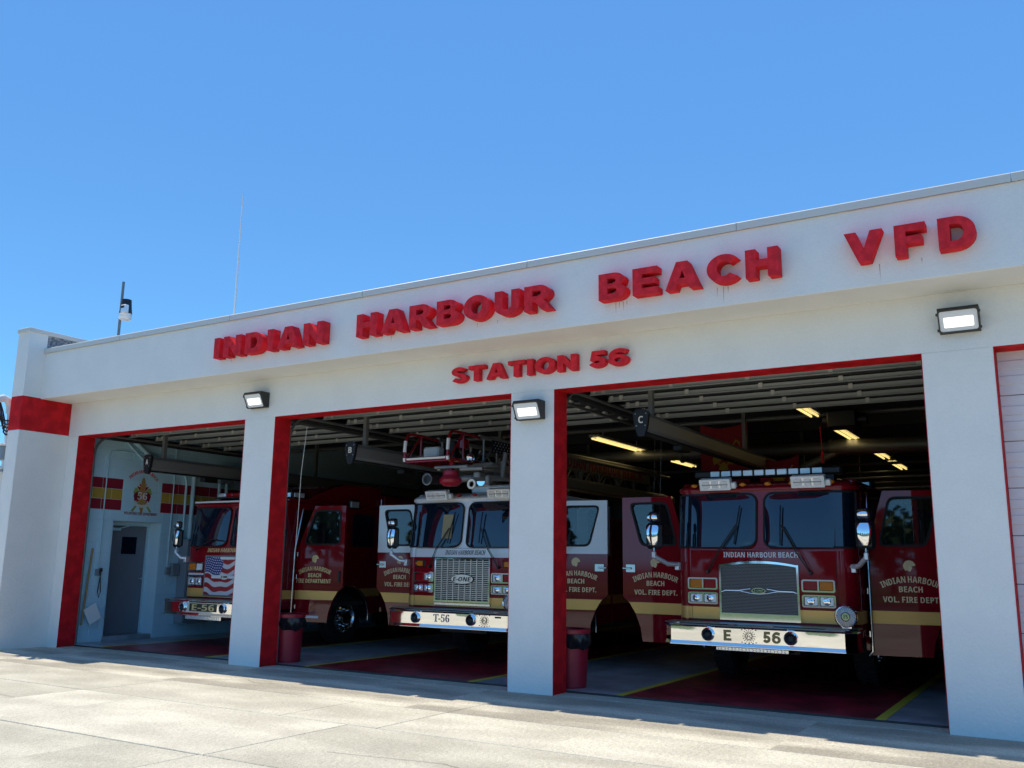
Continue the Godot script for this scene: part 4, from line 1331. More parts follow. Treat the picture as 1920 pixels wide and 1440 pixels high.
func bumper(root: Node3D, text: String, tm: Material) -> void:
	var b := node("bumper", root, Vector3(0, 0, 0.0))
	var path := [Vector2(-1.38, 0.02), Vector2(-1.38, 0.34), Vector2(-1.24, 0.5), Vector2(1.24, 0.5), Vector2(1.38, 0.34), Vector2(1.38, 0.02)]
	obj("bumper_bar", MB.new().sweep(path, [Vector2(-0.25, 0.655), Vector2(0.0, 0.655), Vector2(0.0, 0.66), Vector2(-0.002, 0.664), Vector2(-0.02, 0.708), Vector2(-0.02, 0.905), Vector2(-0.016, 0.912), Vector2(0.0, 0.93), Vector2(0.004, 0.95), Vector2(-0.012, 0.962), Vector2(-0.05, 0.963)]), M.bumper_chrome, b)
	obj("top_plate", MB.new().prism(PackedVector2Array([Vector2(-1.36, -0.02), Vector2(1.36, -0.02), Vector2(1.36, 0.33), Vector2(1.22, 0.47), Vector2(-1.22, 0.47), Vector2(-1.36, 0.33)]), 0.955, 0.966, Transform3D(Basis(Vector3(1, 0, 0), Vector3(0, 0, 1), Vector3(0, 1, 0)), Vector3.ZERO)), M.tread, b)
	obj("inner_beam", MB.new().mm(-1.2, 1.2, 0.67, 0.9, 0.05, 0.42), M.dark_steel, b)
	for x in [-0.665, 0.515]:
		var h := node("horn_speaker", root, Vector3(x, 0.81, 0.48))
		var t := Transform3D(Basis(Vector3.RIGHT, PI / 2), Vector3.ZERO)
		obj("bell", MB.new().lathe([Vector2(0.0, 0.004), Vector2(0.03, 0.004), Vector2(0.045, 0.012), Vector2(0.068, 0.035), Vector2(0.074, 0.035)], 20, t), M.black, h)
		obj("ring", MB.new().lathe([Vector2(0.07, 0.03), Vector2(0.076, 0.042), Vector2(0.092, 0.03), Vector2(0.095, 0.0)], 24, t), M.chrome, h)
	if text != "":
		pass

func hub_badge(parent: Node3D, x: float, y: float) -> void:
	# lattice speaker badge with a round medallion
	var b := MB.new()
	for i in 16:
		var a := TAU * i / 16.0
		for r in [0.062, 0.085]:
			b.box(Vector3(x + cos(a) * r, y + sin(a) * r, 0.481), Vector3(0.012, 0.012, 0.006))
	for q in [[-0.1, 0.085], [0.1, 0.085], [-0.1, -0.085], [0.1, -0.085], [-0.055, 0.095], [0.055, 0.095], [-0.055, -0.095], [0.055, -0.095], [0.0, 0.1], [0.0, -0.1]]:
		b.box(Vector3(x + q[0], y + q[1], 0.481), Vector3(0.02, 0.012, 0.006))
	obj("speaker_grille", b, M.black, parent)
	var r2 := MB.new().ring(circle(0.05, 18, x, y), circle(0.04, 18, x, y), 0.479, 0.486)
	fit_text(r2, "F", 0.025, 0.045, 0.004, Transform3D(Basis(), Vector3(x - 0.012, y, 0.48)))
	fit_text(r2, "S", 0.022, 0.04, 0.004, Transform3D(Basis(), Vector3(x + 0.014, y - 0.008, 0.48)))
	obj("medallion", r2, M.black, parent)

func cab(root: Node3D, o: Dictionary) -> void:
	var white: bool = o.get("white", false)
	var ax: float = o.get("axle", -2.0)
	var upm: Material = M.truck_white if white else M.truck_red
	obj("cab_front", loft([[0.80, 0.03], [0.83, 0.0], [0.999, 0.0]]), M.truck_red, root)
	obj("gold_stripe", loft([[1.0, -0.002], [1.176, -0.002]]), M.gold, root)
	obj("cab_front", loft([[1.177, 0.0], [1.5, 0.0], [1.868 if white else 2.0, 0.0]]), M.truck_red, root)
	obj("cab_upper", loft([[1.869 if white else 2.001, 0.0], [2.03, 0.0], [2.4, 0.004], [2.88, 0.01], [2.90, -0.03], [2.945, -0.035], [2.99, 0.02], [3.03, 0.12], [3.05, 0.24]]), upm, root)
	# sides
	var arch := circle(0.67, 40, ax, 0.56)
	var rear := -3.36
	var top := 2.95
	for sd in [-1.0, 1.0]:
		var sx := side_x(sd)
		var pieces := [[-0.70, -0.62, 0.8, top], [-1.98, -0.70, 2.82, top], [-1.98, -0.70, 0.62, 0.80], [rear, -1.98, 0.62, 1.0], [rear, -1.98, 1.178, 1.95], [rear, -1.98, 1.95, top]]
		for i in pieces.size():
			var pc = pieces[i]
			var rect := PackedVector2Array([Vector2(pc[0], pc[2]), Vector2(pc[1], pc[2]), Vector2(pc[1], pc[3]), Vector2(pc[0], pc[3])])
			for q in Geometry2D.clip_polygons(rect, arch):
				obj("cab_side_upper" if i == 5 else "cab_side", MB.new().prism(q, CW - 0.05, CW, sx), M.truck_white if i == 5 and white else M.truck_red, root)
		for q in Geometry2D.clip_polygons(PackedVector2Array([Vector2(rear, 1.0), Vector2(-1.98, 1.0), Vector2(-1.98, 1.178), Vector2(rear, 1.178)]), arch):
			obj("gold_stripe", MB.new().prism(q, CW - 0.05, CW + 0.001, sx), M.gold, root)
		var ap := []
		for i in 25:
			var a := lerpf(-0.12, PI + 0.12, i / 24.0)
			ap.append(Vector3(sd * (CW + 0.01), 0.56 + sin(a) * 0.675, ax + cos(a) * 0.675))
		obj("arch_trim", MB.new().tube(ap, 0.02, 6), M.polished, root)
		# mudguard well
		var well := []
		for i in 17:
			var a := PI * i / 16.0
			well.append([Vector3(sd * (CW - 0.02), 0.56 + sin(a) * 0.66, ax + cos(a) * 0.66), Vector3(sd * 0.75, 0.56 + sin(a) * 0.66, ax + cos(a) * 0.66)])
		obj("wheel_well", MB.new().grid(well), M.rubber, root)
		obj("crew_window", MB.new().prism(rrect(0.68, 0.68, 0.08, -2.72, 2.45), CW + 0.001, CW + 0.006, sx), M.screen_glass, root)
		obj("crew_window_gasket", MB.new().ring(rrect(0.74, 0.74, 0.1, -2.72, 2.45), rrect(0.68, 0.68, 0.08, -2.72, 2.45), CW + 0.0005, CW + 0.01, sx), M.rubber, root)
		var gr := [Vector3(sd * (CW + 0.05), 2.86, -0.72), Vector3(sd * (CW + 0.07), 2.80, -0.69), Vector3(sd * (CW + 0.07), 2.0, -0.52), Vector3(sd * (CW + 0.07), 0.62, -0.50), Vector3(sd * (CW + 0.02), 0.56, -0.52)]
		obj("grab_rail", MB.new().tube(gr, 0.02, 8), M.polished, root)
		wheel(root, sd, ax)
		wheel(root, sd, -6.7, false)
		# seat seen through the open door
		var seat := node("seat", root, Vector3(sd * 0.78, 0, -1.5))
		obj("cushion", MB.new().box(Vector3(0, 1.45, 0.05), Vector3(0.5, 0.16, 0.5), 0.05), M.seat_cloth, seat)
		obj("backrest", MB.new().box(Vector3(0, 1.98, -0.22), Vector3(0.5, 0.95, 0.16), 0.06, Basis(Vector3.RIGHT, -0.1)), M.seat_cloth, seat)
		obj("headrest", MB.new().box(Vector3(0, 2.52, -0.27), Vector3(0.3, 0.18, 0.12), 0.04), M.seat_cloth, seat)
		obj("seat_belt", MB.new().box(Vector3(sd * 0.27, 2.1, -0.22), Vector3(0.05, 0.9, 0.02)), M.steel_grey, seat)
		mirror(root, sd, o.get("mirror_z", 0.2))
		cab_door(root, sd, o.get("swing", 80.0) if sd > 0 else o.get("left_swing", 89.0), o)
	obj("cab_roof", MB.new().mm(-CW + 0.02, CW - 0.02, 2.945, 3.048, rear, -0.34, 0.03), upm, root)
	obj("cab_floor", MB.new().mm(-CW + 0.06, CW - 0.06, 0.82, 0.9, rear, -0.3), M.cab_lining, root)
	obj("cab_partition", MB.new().mm(-CW + 0.06, CW - 0.06, 0.9, 2.94, -2.02, -1.98), M.cab_lining, root)
	obj("engine_cover", MB.new().mm(-0.42, 0.42, 0.9, 1.75, -1.95, -0.35, 0.05), M.cab_lining, root)
	obj("dashboard", MB.new().mm(-1.2, 1.2, 1.5, 2.0, -0.55, -0.12, 0.05), M.cab_lining, root)
	obj("chassis", MB.new().mm(-0.5, 0.5, 0.55, 0.85, -9.0, -0.05).mm(-1.1, 1.1, 0.45, 0.6, ax - 0.08, ax + 0.08), M.dark_steel, root)
	for sd in [-1.0, 1.0]:
		obj("seam", MB.new().mm(sd * 1.068 - 0.003, sd * 1.068 + 0.003, 0.84, 2.02, -0.01, 0.0022), M.rubber, root)
	obj("seam", MB.new().mm(-1.06, 1.06, 2.028, 2.034, -0.01, 0.0025), M.rubber, root)
	# windscreen in two panes that wrap round the corners
	for sd in [-1.0, 1.0]:
		var y0 := 2.055
		var y1 := 2.85
		var xin := 0.058
		var xo := CW - CRAD
		var poly := PackedVector2Array([Vector2(sd * xo, y0), Vector2(sd * xo, y1)])
		for i in 7:
			var a := PI / 2 * i / 6.0
			poly.append(Vector2(sd * (xin + 0.13 - sin(a) * 0.13), y1 - 0.13 + cos(a) * 0.13))
		for i in 7:
			var a := PI / 2 * i / 6.0
			poly.append(Vector2(sd * (xin + 0.13 - cos(a) * 0.13), y0 + 0.13 - sin(a) * 0.13))
		# the glass bows outward, most at the foot
		var bow := func(x: float, y: float) -> float:
			var t := (y - y0) / (y1 - y0)
			var u := (absf(x) - xin) / (xo - xin) * 2.0 - 1.0
			return lean(y) + 0.010 + 0.05 * (1.0 - t * t * t) * (1.0 - pow(absf(u), 6.0)) + 0.018 * (1.0 - u * u)
		var rows := []
		for j in 17:
			var y := lerpf(y0, y1, j / 16.0)
			var e := minf(y - y0, y1 - y)
			var xi := xin + (0.13 - sqrt(maxf(0.0, 0.0169 - pow(0.13 - e, 2.0))) if e < 0.13 else 0.0)
			var row := []
			for i in 13:
				var x := lerpf(xo, xi, i / 12.0)
				row.append(Vector3(sd * x, y, bow.call(x, y)))
			rows.append(row)
		var pane := MB.new().grid(rows)
		var wrap := []
		for j in 5:
			var y := lerpf(y0, y1, j / 4.0)
			var row := []
			for i in 7:
				var a := PI / 2 - deg_to_rad(70.0) * i / 6.0
				var r := CRAD + 0.008
				row.append(Vector3(sd * (CW - CRAD + cos(a) * r), y, -CRAD + lean(y) + sin(a) * r))
			wrap.append(row)
		pane.grid(wrap)
		obj("windscreen", pane, M.screen_glass, root)
		var gp := []
		for q in poly:
			gp.append(Vector3(q.x, q.y, bow.call(q.x, q.y)))
		gp.remove_at(0); gp.remove_at(0)
		var loop := []
		for i in 7:
			loop.append(wrap[4][6 - i])
		loop.append_array(gp)
		for i in 7:
			loop.append(wrap[0][i])
		obj("windscreen_gasket", MB.new().tube(loop, 0.016, 6, true), M.rubber, root)

func body(root: Node3D, h: float) -> void:
	obj("body", MB.new().mm(-1.31, 1.31, 0.62, h, -9.2, -3.45, 0.03), M.truck_red, root)
	for sd in [-1.0, 1.0]:
		obj("gold_stripe", MB.new().mm(sd * 1.308, sd * 1.314, 1.0, 1.178, -9.15, -3.5), M.gold, root)
		for i in 3:
			obj("locker_door", MB.new().mm(sd * 1.30, sd * 1.322, 1.3, h - 0.25, -5.6 - i * 1.1 + 0.02, -4.6 - i * 1.1, 0.01), M.polished, root)

func truck_c() -> void:
	var t := thing("fire_truck", "dark red fire truck with long white light bar and chrome mesh grille in third bay", "fire truck", Vector3(12.42, 0, -2.1), "fire trucks in the bays")
	cab(t, {"mirror_z": 0.36, "axle": -1.9, "letters": M.letter_tan})
	body(t, 3.0)
	bumper(t, "", null)
	var plate: Node3D = t.get_node("bumper")
	letters("E", -0.435, -0.325, 0.735, 0.15, 0.0, 0.004, plate, M.gold_dark, 0.4815)
	letters("56", 0.13, 0.375, 0.73, 0.155, 0.02, 0.004, plate, M.gold_dark, 0.4815)
	hub_badge(plate, -0.07, 0.81)
	tread_step(t, -0.55, 0.48, 0.60, 0.648)
	# arched mesh grille
	var g := node("grille", t, Vector3(-0.04, 0, 0))
	var arch := [Vector2(-0.59, 1.0), Vector2(0.59, 1.0), Vector2(0.585, 1.80)]
	var inn := [Vector2(-0.56, 1.10), Vector2(0.56, 1.10), Vector2(0.555, 1.77)]
	for i in 9:
		var u := 0.55 - 1.1 * i / 8.0
		arch.append(Vector2(u, 1.80 + 0.055 * (1.0 - u * u / 0.3025)))
		inn.append(Vector2(u * 0.96, 1.775 + 0.045 * (1.0 - u * u / 0.3025)))
	arch.append(Vector2(-0.585, 1.80)); inn.append(Vector2(-0.555, 1.77))
	obj("surround", MB.new().ring(PackedVector2Array(arch), PackedVector2Array(inn), 0.0, 0.045), M.chrome, g)
	obj("mesh_screen", MB.new().prism(PackedVector2Array(inn), 0.004, 0.014), M.grille_mesh if M.has("grille_mesh") else grille_mesh(), g)
	var bar := MB.new()
	for sd in [-1.0, 1.0]:
		bar.tube([Vector3(sd * 0.56, 1.40, 0.025), Vector3(sd * 0.5, 1.425, 0.03), Vector3(sd * 0.28, 1.43, 0.03), Vector3(sd * 0.12, 1.455, 0.03)], 0.012, 6)
		bar.tube([Vector3(sd * 0.56, 1.40, 0.025), Vector3(sd * 0.5, 1.42, 0.03), Vector3(sd * 0.28, 1.42, 0.03), Vector3(sd * 0.12, 1.39, 0.03), Vector3(0, 1.38, 0.03)], 0.012, 6)
	bar.prism(circle(0.105, 24, 0, 1.425, 0.045), 0.012, 0.04)
	obj("crossbar", bar, M.chrome, g)
	var lo := obj("logo_plate", MB.new().prism(circle(0.09, 24, 0, 1.43, 0.028), 0.0405, 0.044), M.black, g)
	obj("logo", fit_text(MB.new(), "E-ONE", 0.13, 0.032, 0.003, Transform3D(Basis(), Vector3(0, 1.43, 0.0445)), "bold", 0.2), M.chrome, lo)
	for sd in [-1.0, 1.0]:
		var cx := -0.89 if sd < 0 else 0.81
		light_pair(t, "turn_signal", cx, 1.515, 0.465, 0.175, M.lens_amber if sd < 0 else M.lens_red, M.lens_red if sd < 0 else M.lens_amber)
		light_pair(t, "headlight", cx, 1.303, 0.465, 0.175, M.lens_clear, M.lens_clear)
	wiper(t, Vector2(-0.81, 1.69), Vector2(-0.335, 2.38), Vector2(-0.278, 2.67), Vector2(-0.362, 2.1))
	wiper(t, Vector2(0.71, 1.69), Vector2(0.335, 2.37), Vector2(0.328, 2.66), Vector2(0.319, 2.085))
	obj("front_lettering", fit_text(MB.new(), "INDIAN HARBOUR BEACH", 1.10, 0.078, 0.003, Transform3D(Basis(), Vector3(-0.012, 1.945, 0.001))), M.silver_letter, t)
	flood(t, -0.63, 2.985, 0.10)
	flood(t, 0.75, 2.985, 0.10)
	clearance(t, [-1.0, -0.24, 0.14, 0.5, 1.05], M.lens_amber)
	siren(t)
	# light bar on stands
	var lb := node("light_bar", t, Vector3(0.03, 3.18, -0.42))
	obj("housing", MB.new().box(Vector3.ZERO, Vector3(2.24, 0.115, 0.30), 0.025).mm(-1.0, -0.8, -0.14, -0.05, -0.1, 0.1).mm(0.8, 1.0, -0.14, -0.05, -0.1, 0.1), M.black, lb)
	for i in 10:
		var x := -0.78 + i * 0.173
		var ln := obj("led_module", MB.new().box(Vector3(x, 0.002, 0.150), Vector3(0.145, 0.085, 0.014), 0.006), M.lens_clear, lb)
		var dots := MB.new()
		for r in 4:
			for c in 6:
				dots.box(Vector3(x - 0.05 + c * 0.02, -0.03 + r * 0.02, 0.158), Vector3(0.012, 0.013, 0.006))
		obj("led", dots, M.lens_white, ln)
	var sl := node("side_light", t, Vector3(1.0, 3.1, -2.2))
	obj("housing", MB.new().box(Vector3.ZERO, Vector3(0.5, 0.13, 0.3), 0.02), M.black, sl)
	obj("lens", MB.new().box(Vector3(0, 0.0, 0.152), Vector3(0.42, 0.08, 0.012), 0.004), M.lens_clear, sl)

func grille_mesh() -> Material:
	var m := mat("grille_mesh", 0.55, 0.55, 0.55, 0.4, 0.8)
	var img := Image.create(64, 64, false, Image.FORMAT_RGB8)
	for y in 64:
		for x in 64:
			var cx := fmod(x + (8.0 if int(y / 16) % 2 == 1 else 0.0), 16.0) - 8.0
			var cy := fmod(float(y), 16.0) - 8.0
			var hole := cx * cx + cy * cy < 32.0
			img.set_pixel(x, y, Color(0.04, 0.04, 0.045) if hole else Color(0.55, 0.55, 0.56))
	img.generate_mipmaps()
	tri_tex(m, ImageTexture.create_from_image(img), 12.0)
	return m

func tread_step(t: Node3D, x0: float, x1: float, y0: float, y1: float) -> void:
	var s := obj("tread_step", MB.new().mm(x0, x1, y0, y1, 0.05, 0.485, 0.004), M.polished, t)
	var b := MB.new()
	var k := int((x1 - x0) / 0.05)
	for i in k:
		for j in 2:
			var a := 0.8 if (i + j) % 2 == 0 else -0.8
			b.box(Vector3(x0 + 0.03 + i * 0.05, lerpf(y0, y1, 0.27 + 0.46 * j), 0.486), Vector3(0.035, 0.008, 0.006), 0.0, Basis(Vector3(0, 0, 1), a))
	obj("tread_pattern", b, M.lens_white, s)

func clearance(t: Node3D, xs: Array, m: Material) -> void:
	for x in xs:
		obj("clearance_light", MB.new().ball(Vector3(x, 2.985, -0.02), Vector3(0.055, 0.03, 0.05), 10), m, t)

func siren(t: Node3D) -> void:
	var s := node("siren", t, Vector3(1.235, 1.125, 0.36))
	var x := Transform3D(Basis(Vector3.RIGHT, PI / 2), Vector3.ZERO)
	obj("shell", MB.new().lathe([Vector2(0.0, -0.3), Vector2(0.1, -0.28), Vector2(0.14, -0.1), Vector2(0.146, 0.03), Vector2(0.138, 0.045), Vector2(0.125, 0.03)], 28, x), M.chrome, s)
	obj("grille", MB.new().lathe([Vector2(0.126, 0.022), Vector2(0.06, 0.03), Vector2(0.0, 0.03)], 24, x), M.tread, s)
	var g := MB.new()
	for i in 24:
		var a := TAU * i / 24.0
		g.cyl(x * Vector3(cos(a) * 0.066, 0.03, sin(a) * 0.066), x * Vector3(cos(a) * 0.125, 0.026, sin(a) * 0.125), 0.004, 0.004, 4)
	obj("fins", g, M.chrome, s)
	obj("medallion", MB.new().lathe([Vector2(0.062, 0.03), Vector2(0.058, 0.04), Vector2(0.05, 0.034), Vector2(0.0, 0.034)], 20, x), M.chrome, s)
	obj("initials", fit_text(MB.new(), "FS", 0.055, 0.055, 0.003, Transform3D(Basis(), Vector3(0, 0, 0.036)), "serifbold"), M.black, s)
	obj("foot", MB.new().box(Vector3(0, -0.145, -0.1), Vector3(0.14, 0.04, 0.16), 0.01), M.chrome, s)

func truck_b() -> void:
	var t := thing("fire_truck", "white topped red ladder truck with rescue basket above its cab in middle bay", "fire truck", Vector3(6.93, 0, -2.4), "fire trucks in the bays")
	cab(t, {"mirror_z": 0.15, "white": true, "swing": 82.0, "letters": M.letter_tan})
	body(t, 2.7)
	bumper(t, "", null)
	var plate: Node3D = t.get_node("bumper")
	obj("unit_number", fit_text(MB.new(), "T-56", 0.34, 0.13, 0.004, Transform3D(Basis(), Vector3(-0.105, 0.82, 0.481)), "serifbold"), M.tread, plate)
	hub_badge(plate, 0.79, 0.815)
	obj("maker_plate", MB.new().mm(1.0, 1.12, 0.862, 0.89, 0.48, 0.484), M.black, plate)
	# egg crate grille
	var g := node("grille", t)
	obj("surround", MB.new().ring(PackedVector2Array([Vector2(-0.6, 1.08), Vector2(0.6, 1.08), Vector2(0.6, 1.855), Vector2(-0.6, 1.855)]), PackedVector2Array([Vector2(-0.57, 1.11), Vector2(0.57, 1.11), Vector2(0.57, 1.83), Vector2(-0.57, 1.83)]), 0.0, 0.04), M.chrome, g)
	obj("backing", MB.new().mm(-0.57, 0.57, 1.11, 1.83, 0.001, 0.006), M.black, g)
	var b := MB.new()
	for i in 8:
		var x := -0.57 + 1.14 * (i + 1) / 9.0
		b.mm(x - 0.006, x + 0.006, 1.11, 1.83, 0.008, 0.034)
	for i in 21:
		var y := 1.11 + 0.72 * (i + 1) / 22.0
		b.mm(-0.57, 0.57, y - 0.005, y + 0.005, 0.007, 0.03)
	obj("grille_bars", b, mat("nickel", 0.72, 0.68, 0.6, 0.42, 0.9), g)
	obj("lower_strip", MB.new().mm(-0.605, 0.605, 1.02, 1.066, 0.0, 0.03, 0.005), M.polished, g)
	var lg := obj("logo_plate", MB.new().prism(circle(0.25, 32, 0.015, 1.485, 0.095), 0.0345, 0.045), M.black, g)
	obj("logo_face", MB.new().prism(circle(0.235, 32, 0.015, 1.485, 0.082), 0.0455, 0.05), M.nickel, lg)
	obj("logo", fit_text(MB.new(), "E-ONE", 0.37, 0.075, 0.004, Transform3D(Basis(), Vector3(0.015, 1.485, 0.0505)), "bold", 0.25), M.black, lg)
	for sd in [-1.0, 1.0]:
		var cx: float = sd * 0.85
		light_pair(t, "turn_signal", cx, 1.515, 0.455, 0.175, M.lens_red if sd < 0 else M.lens_clear, M.lens_clear if sd < 0 else M.lens_red)
		light_pair(t, "headlight", cx, 1.315, 0.455, 0.16, M.lens_clear, M.lens_clear)
		var mk := node("marker_light", t, Vector3(sd * 0.955, 1.753, 0.0))
		obj("housing", MB.new().box(Vector3.ZERO, Vector3(0.24, 0.12, 0.03), 0.01), M.black, mk)
		obj("lens", MB.new().prism(PackedVector2Array([Vector2(-sd * -0.1, 0), Vector2(-sd * -0.03, 0.045), Vector2(-sd * 0.07, 0.045), Vector2(-sd * 0.07, -0.045), Vector2(-sd * -0.03, -0.045)]), 0.0155, 0.03), M.lens_amber, mk)
	wiper(t, Vector2(-0.726, 1.70), Vector2(-0.27, 2.39), Vector2(-0.172, 2.68), Vector2(-0.285, 2.12))
	wiper(t, Vector2(0.758, 1.70), Vector2(0.417, 2.39), Vector2(0.422, 2.67), Vector2(0.401, 2.12))
	var fx := Transform3D(Basis(), Vector3(0.04, 1.955, 0.001))
	obj("front_lettering", fit_text(MB.new(), "INDIAN HARBOUR BEACH", 0.86, 0.082, 0.002, fx, "bold", 0.25), M.black, t)
	obj("lettering_face", fit_text(MB.new(), "INDIAN HARBOUR BEACH", 0.845, 0.066, 0.0012, fx.translated(Vector3(0, 0, 0.0021)), "thin", 0.25), M.tread, t)
	flood(t, -0.56, 2.985, 0.10)
	flood(t, 0.80, 2.985, 0.10)
	clearance(t, [-0.85, -0.14, 0.21, 0.56], M.lens_red)
	siren(t)
	# paper sheet lying behind the windscreen
	obj("paper_sheet", MB.new().box(Vector3(-0.34, 2.42, lean(2.42) + 0.085), Vector3(0.22, 0.44, 0.003), 0.0, Basis(Vector3.RIGHT, -0.13)), mat("paper", 0.34, 0.28, 0.15, 0.7), t)
	ladder(t)
	var rb := obj("roof_box", MB.new().mm(-0.2, 0.75, 3.05, 3.2, -1.6, -0.5, 0.03), M.truck_white, t)
	obj("air_horn", MB.new().cyl(Vector3(0.15, 3.26, -0.9), Vector3(0.15, 3.26, -0.3), 0.03, 0.09), M.chrome, rb)
	var ac := node("roof_unit", t, Vector3(1.0, 3.12, -1.3))
	obj("housing", MB.new().box(Vector3.ZERO, Vector3(0.55, 0.16, 0.9), 0.05).box(Vector3(0.05, -0.09, 0.05), Vector3(0.4, 0.08, 0.6), 0.02), M.steel_grey, ac)

func ladder(t: Node3D) -> void:
	# aerial ladder lying over the cab: side trusses, rungs, painted name boards; then the basket and the monitor at its tip
	var l := node("aerial_ladder", t)
	for sd in [-1.0, 1.0]:
		var x: float = sd * 0.46
		var r := MB.new()
		r.tube([Vector3(x, 4.0, 0.25), Vector3(x, 4.12, -8.5)], 0.04, 8)
		r.box(Vector3(x, 3.5, -4.2), Vector3(0.09, 0.14, 8.8), 0.015)
		obj("rail", r, M.alu, l)
		var br := MB.new()
		for i in 9:
			var z := 0.1 - i * 0.95
			br.tube([Vector3(x, 3.56, z), Vector3(x, 4.0, z - 0.45), Vector3(x, 3.56, z - 0.95)], 0.022, 6)
			br.cyl(Vector3(x, 3.55, z), Vector3(x, 4.02, z), 0.022, 0.022, 6)
		obj("brace", br, M.alu, l)
		obj("outer_section", MB.new().box(Vector3(sd * 0.6, 3.42, -5.0), Vector3(0.08, 0.2, 7.6), 0.015).tube([Vector3(sd * 0.6, 3.95, -1.4), Vector3(sd * 0.6, 4.0, -8.5)], 0.045, 8), M.alu, l)
	for i in 22:
		obj("rung", MB.new().cyl(Vector3(-0.42, 3.56, 0.15 - i * 0.36), Vector3(0.42, 3.56, 0.15 - i * 0.36), 0.022, 0.022, 8), M.alu, l)
	# name board on the right side
	var bd := obj("name_board", MB.new().mm(0.505, 0.52, 3.74, 4.06, -7.4, -2.55), mat("board_tan", 0.34, 0.28, 0.20, 0.6), l)
	var tx := Transform3D(Basis(Vector3.UP, PI / 2), Vector3(0.521, 3.9, -4.75))
	obj("board_lettering", fit_text(MB.new(), "INDIAN HARBOUR BEACH", 4.3, 0.24, 0.004, tx), mat("board_red", 0.34, 0.03, 0.02, 0.6), bd)
	var fs := obj("flag_plate", MB.new().mm(0.505, 0.515, 3.76, 3.98, -0.75, -0.1), mat("flag_blue", 0.006, 0.008, 0.02, 0.6), l)
	var stars := MB.new()
	for r in 4:
		for c in 6:
			stars.prism(star(0.017), 0.0, 0.002, Transform3D(Basis(Vector3.UP, PI / 2), Vector3(0.5155, 3.79 + r * 0.052, -0.16 - c * 0.105 - (0.05 if r % 2 == 1 else 0.0))))
	obj("stars", stars, M.lens_white, fs)
	obj("turntable", MB.new().cyl(Vector3(0, 2.7, -7.8), Vector3(0, 3.3, -7.8), 0.8, 0.7, 24), M.dark_steel, l)
	# basket
	var b := node("rescue_basket", t, Vector3(0, 0, 1.2))
	for sd in [-1.0, 1.0]:
		var x: float = sd * 0.46
		obj("side_frame", MB.new().tube([Vector3(x, 3.5, 0.0), Vector3(x, 3.55, 0.02), Vector3(x * 0.99, 3.9, -0.02), Vector3(x, 3.97, -0.06), Vector3(x, 4.0, -0.14), Vector3(x, 4.0, -0.55), Vector3(x, 3.985, -1.0)], 0.028, 8).tube([Vector3(x, 3.53, -0.04), Vector3(x, 3.97, -0.42)], 0.02, 8).cyl(Vector3(x, 3.53, -0.45), Vector3(x, 3.99, -0.45), 0.022, 0.022, 8).tube([Vector3(x, 3.52, 0.0), Vector3(x, 3.53, -1.0)], 0.03, 8), M.truck_red, b)
		obj("reflective_band", MB.new().cyl(Vector3(x, 3.66, 0.022), Vector3(x, 3.86, 0.004), 0.031, 0.031, 10, false).cyl(Vector3(x, 3.5, 0.005), Vector3(x, 3.56, 0.022), 0.033, 0.033, 10, false), M.lens_white, b)
	obj("floor", MB.new().mm(-0.46, 0.46, 3.47, 3.50, -1.0, 0.02, 0.008), M.truck_red, b)
	obj("front_bar", MB.new().mm(-0.46, 0.46, 3.5, 3.56, -0.01, 0.035, 0.01), M.truck_red, b)
	obj("front_band", MB.new().mm(-0.40, 0.42, 3.515, 3.548, 0.036, 0.04), M.cream, b)
	obj("equipment_box", MB.new().box(Vector3(-0.25, 3.68, -0.55), Vector3(0.34, 0.24, 0.2), 0.03), M.white_plastic, b)
	obj("control_box", MB.new().box(Vector3(0.2, 3.86, -0.8), Vector3(0.2, 0.18, 0.15), 0.02), M.truck_red, b)
	obj("control_pedestal", MB.new().box(Vector3(0.05, 3.72, -0.7), Vector3(0.18, 0.4, 0.16), 0.02), M.black, b)
	for s in [[0.56, 3.58, -0.55], [-0.62, 3.62, -0.7]]:
		var sp := node("spot_lamp", t, Vector3(s[0], s[1], 1.2 + s[2]))
		var x := Transform3D(Basis(Vector3.RIGHT, PI / 2 + 0.25), Vector3.ZERO)
		obj("shell", MB.new().lathe([Vector2(0, -0.12), Vector2(0.05, -0.11), Vector2(0.09, -0.02), Vector2(0.09, 0.02), Vector2(0.08, 0.02)], 18, x), M.black, sp)
		obj("reflector", MB.new().lathe([Vector2(0.082, 0.015), Vector2(0.05, -0.01), Vector2(0, -0.03)], 18, x), M.chrome, sp)
	# water monitor under the basket
	var m := node("water_monitor", t, Vector3(0.42, 3.18, 1.05))
	obj("bowl", MB.new().lathe([Vector2(0, -0.13), Vector2(0.12, -0.125), Vector2(0.19, -0.07), Vector2(0.2, -0.02), Vector2(0.17, 0.02), Vector2(0.14, 0.06), Vector2(0.13, 0.13), Vector2(0.0, 0.14)], 24), M.bin_red, m)
	obj("neck", MB.new().cyl(Vector3(0, 0.14, 0), Vector3(0, 0.3, -0.03), 0.05), M.truck_red, m)
	obj("nozzle", MB.new().cyl(Vector3(-0.16, -0.03, 0.0), Vector3(-0.24, -0.03, 0.32), 0.06, 0.085, 18).cyl(Vector3(-0.24, -0.03, 0.32), Vector3(-0.245, -0.03, 0.34), 0.095, 0.095, 18), M.black, m)
	obj("nozzle_ring", MB.new().lathe([Vector2(0.075, 0.0), Vector2(0.1, 0.005), Vector2(0.1, 0.02), Vector2(0.082, 0.025)], 20, Transform3D(Basis(Vector3.RIGHT, PI / 2), Vector3(-0.245, -0.03, 0.335))), M.steel_grey, m)
	var pp := MB.new()
	pp.tube([Vector3(0.14, 0.0, -0.1), Vector3(0.4, 0.02, -0.2), Vector3(0.55, 0.05, -0.6), Vector3(0.5, 0.1, -1.2)], 0.06, 10)
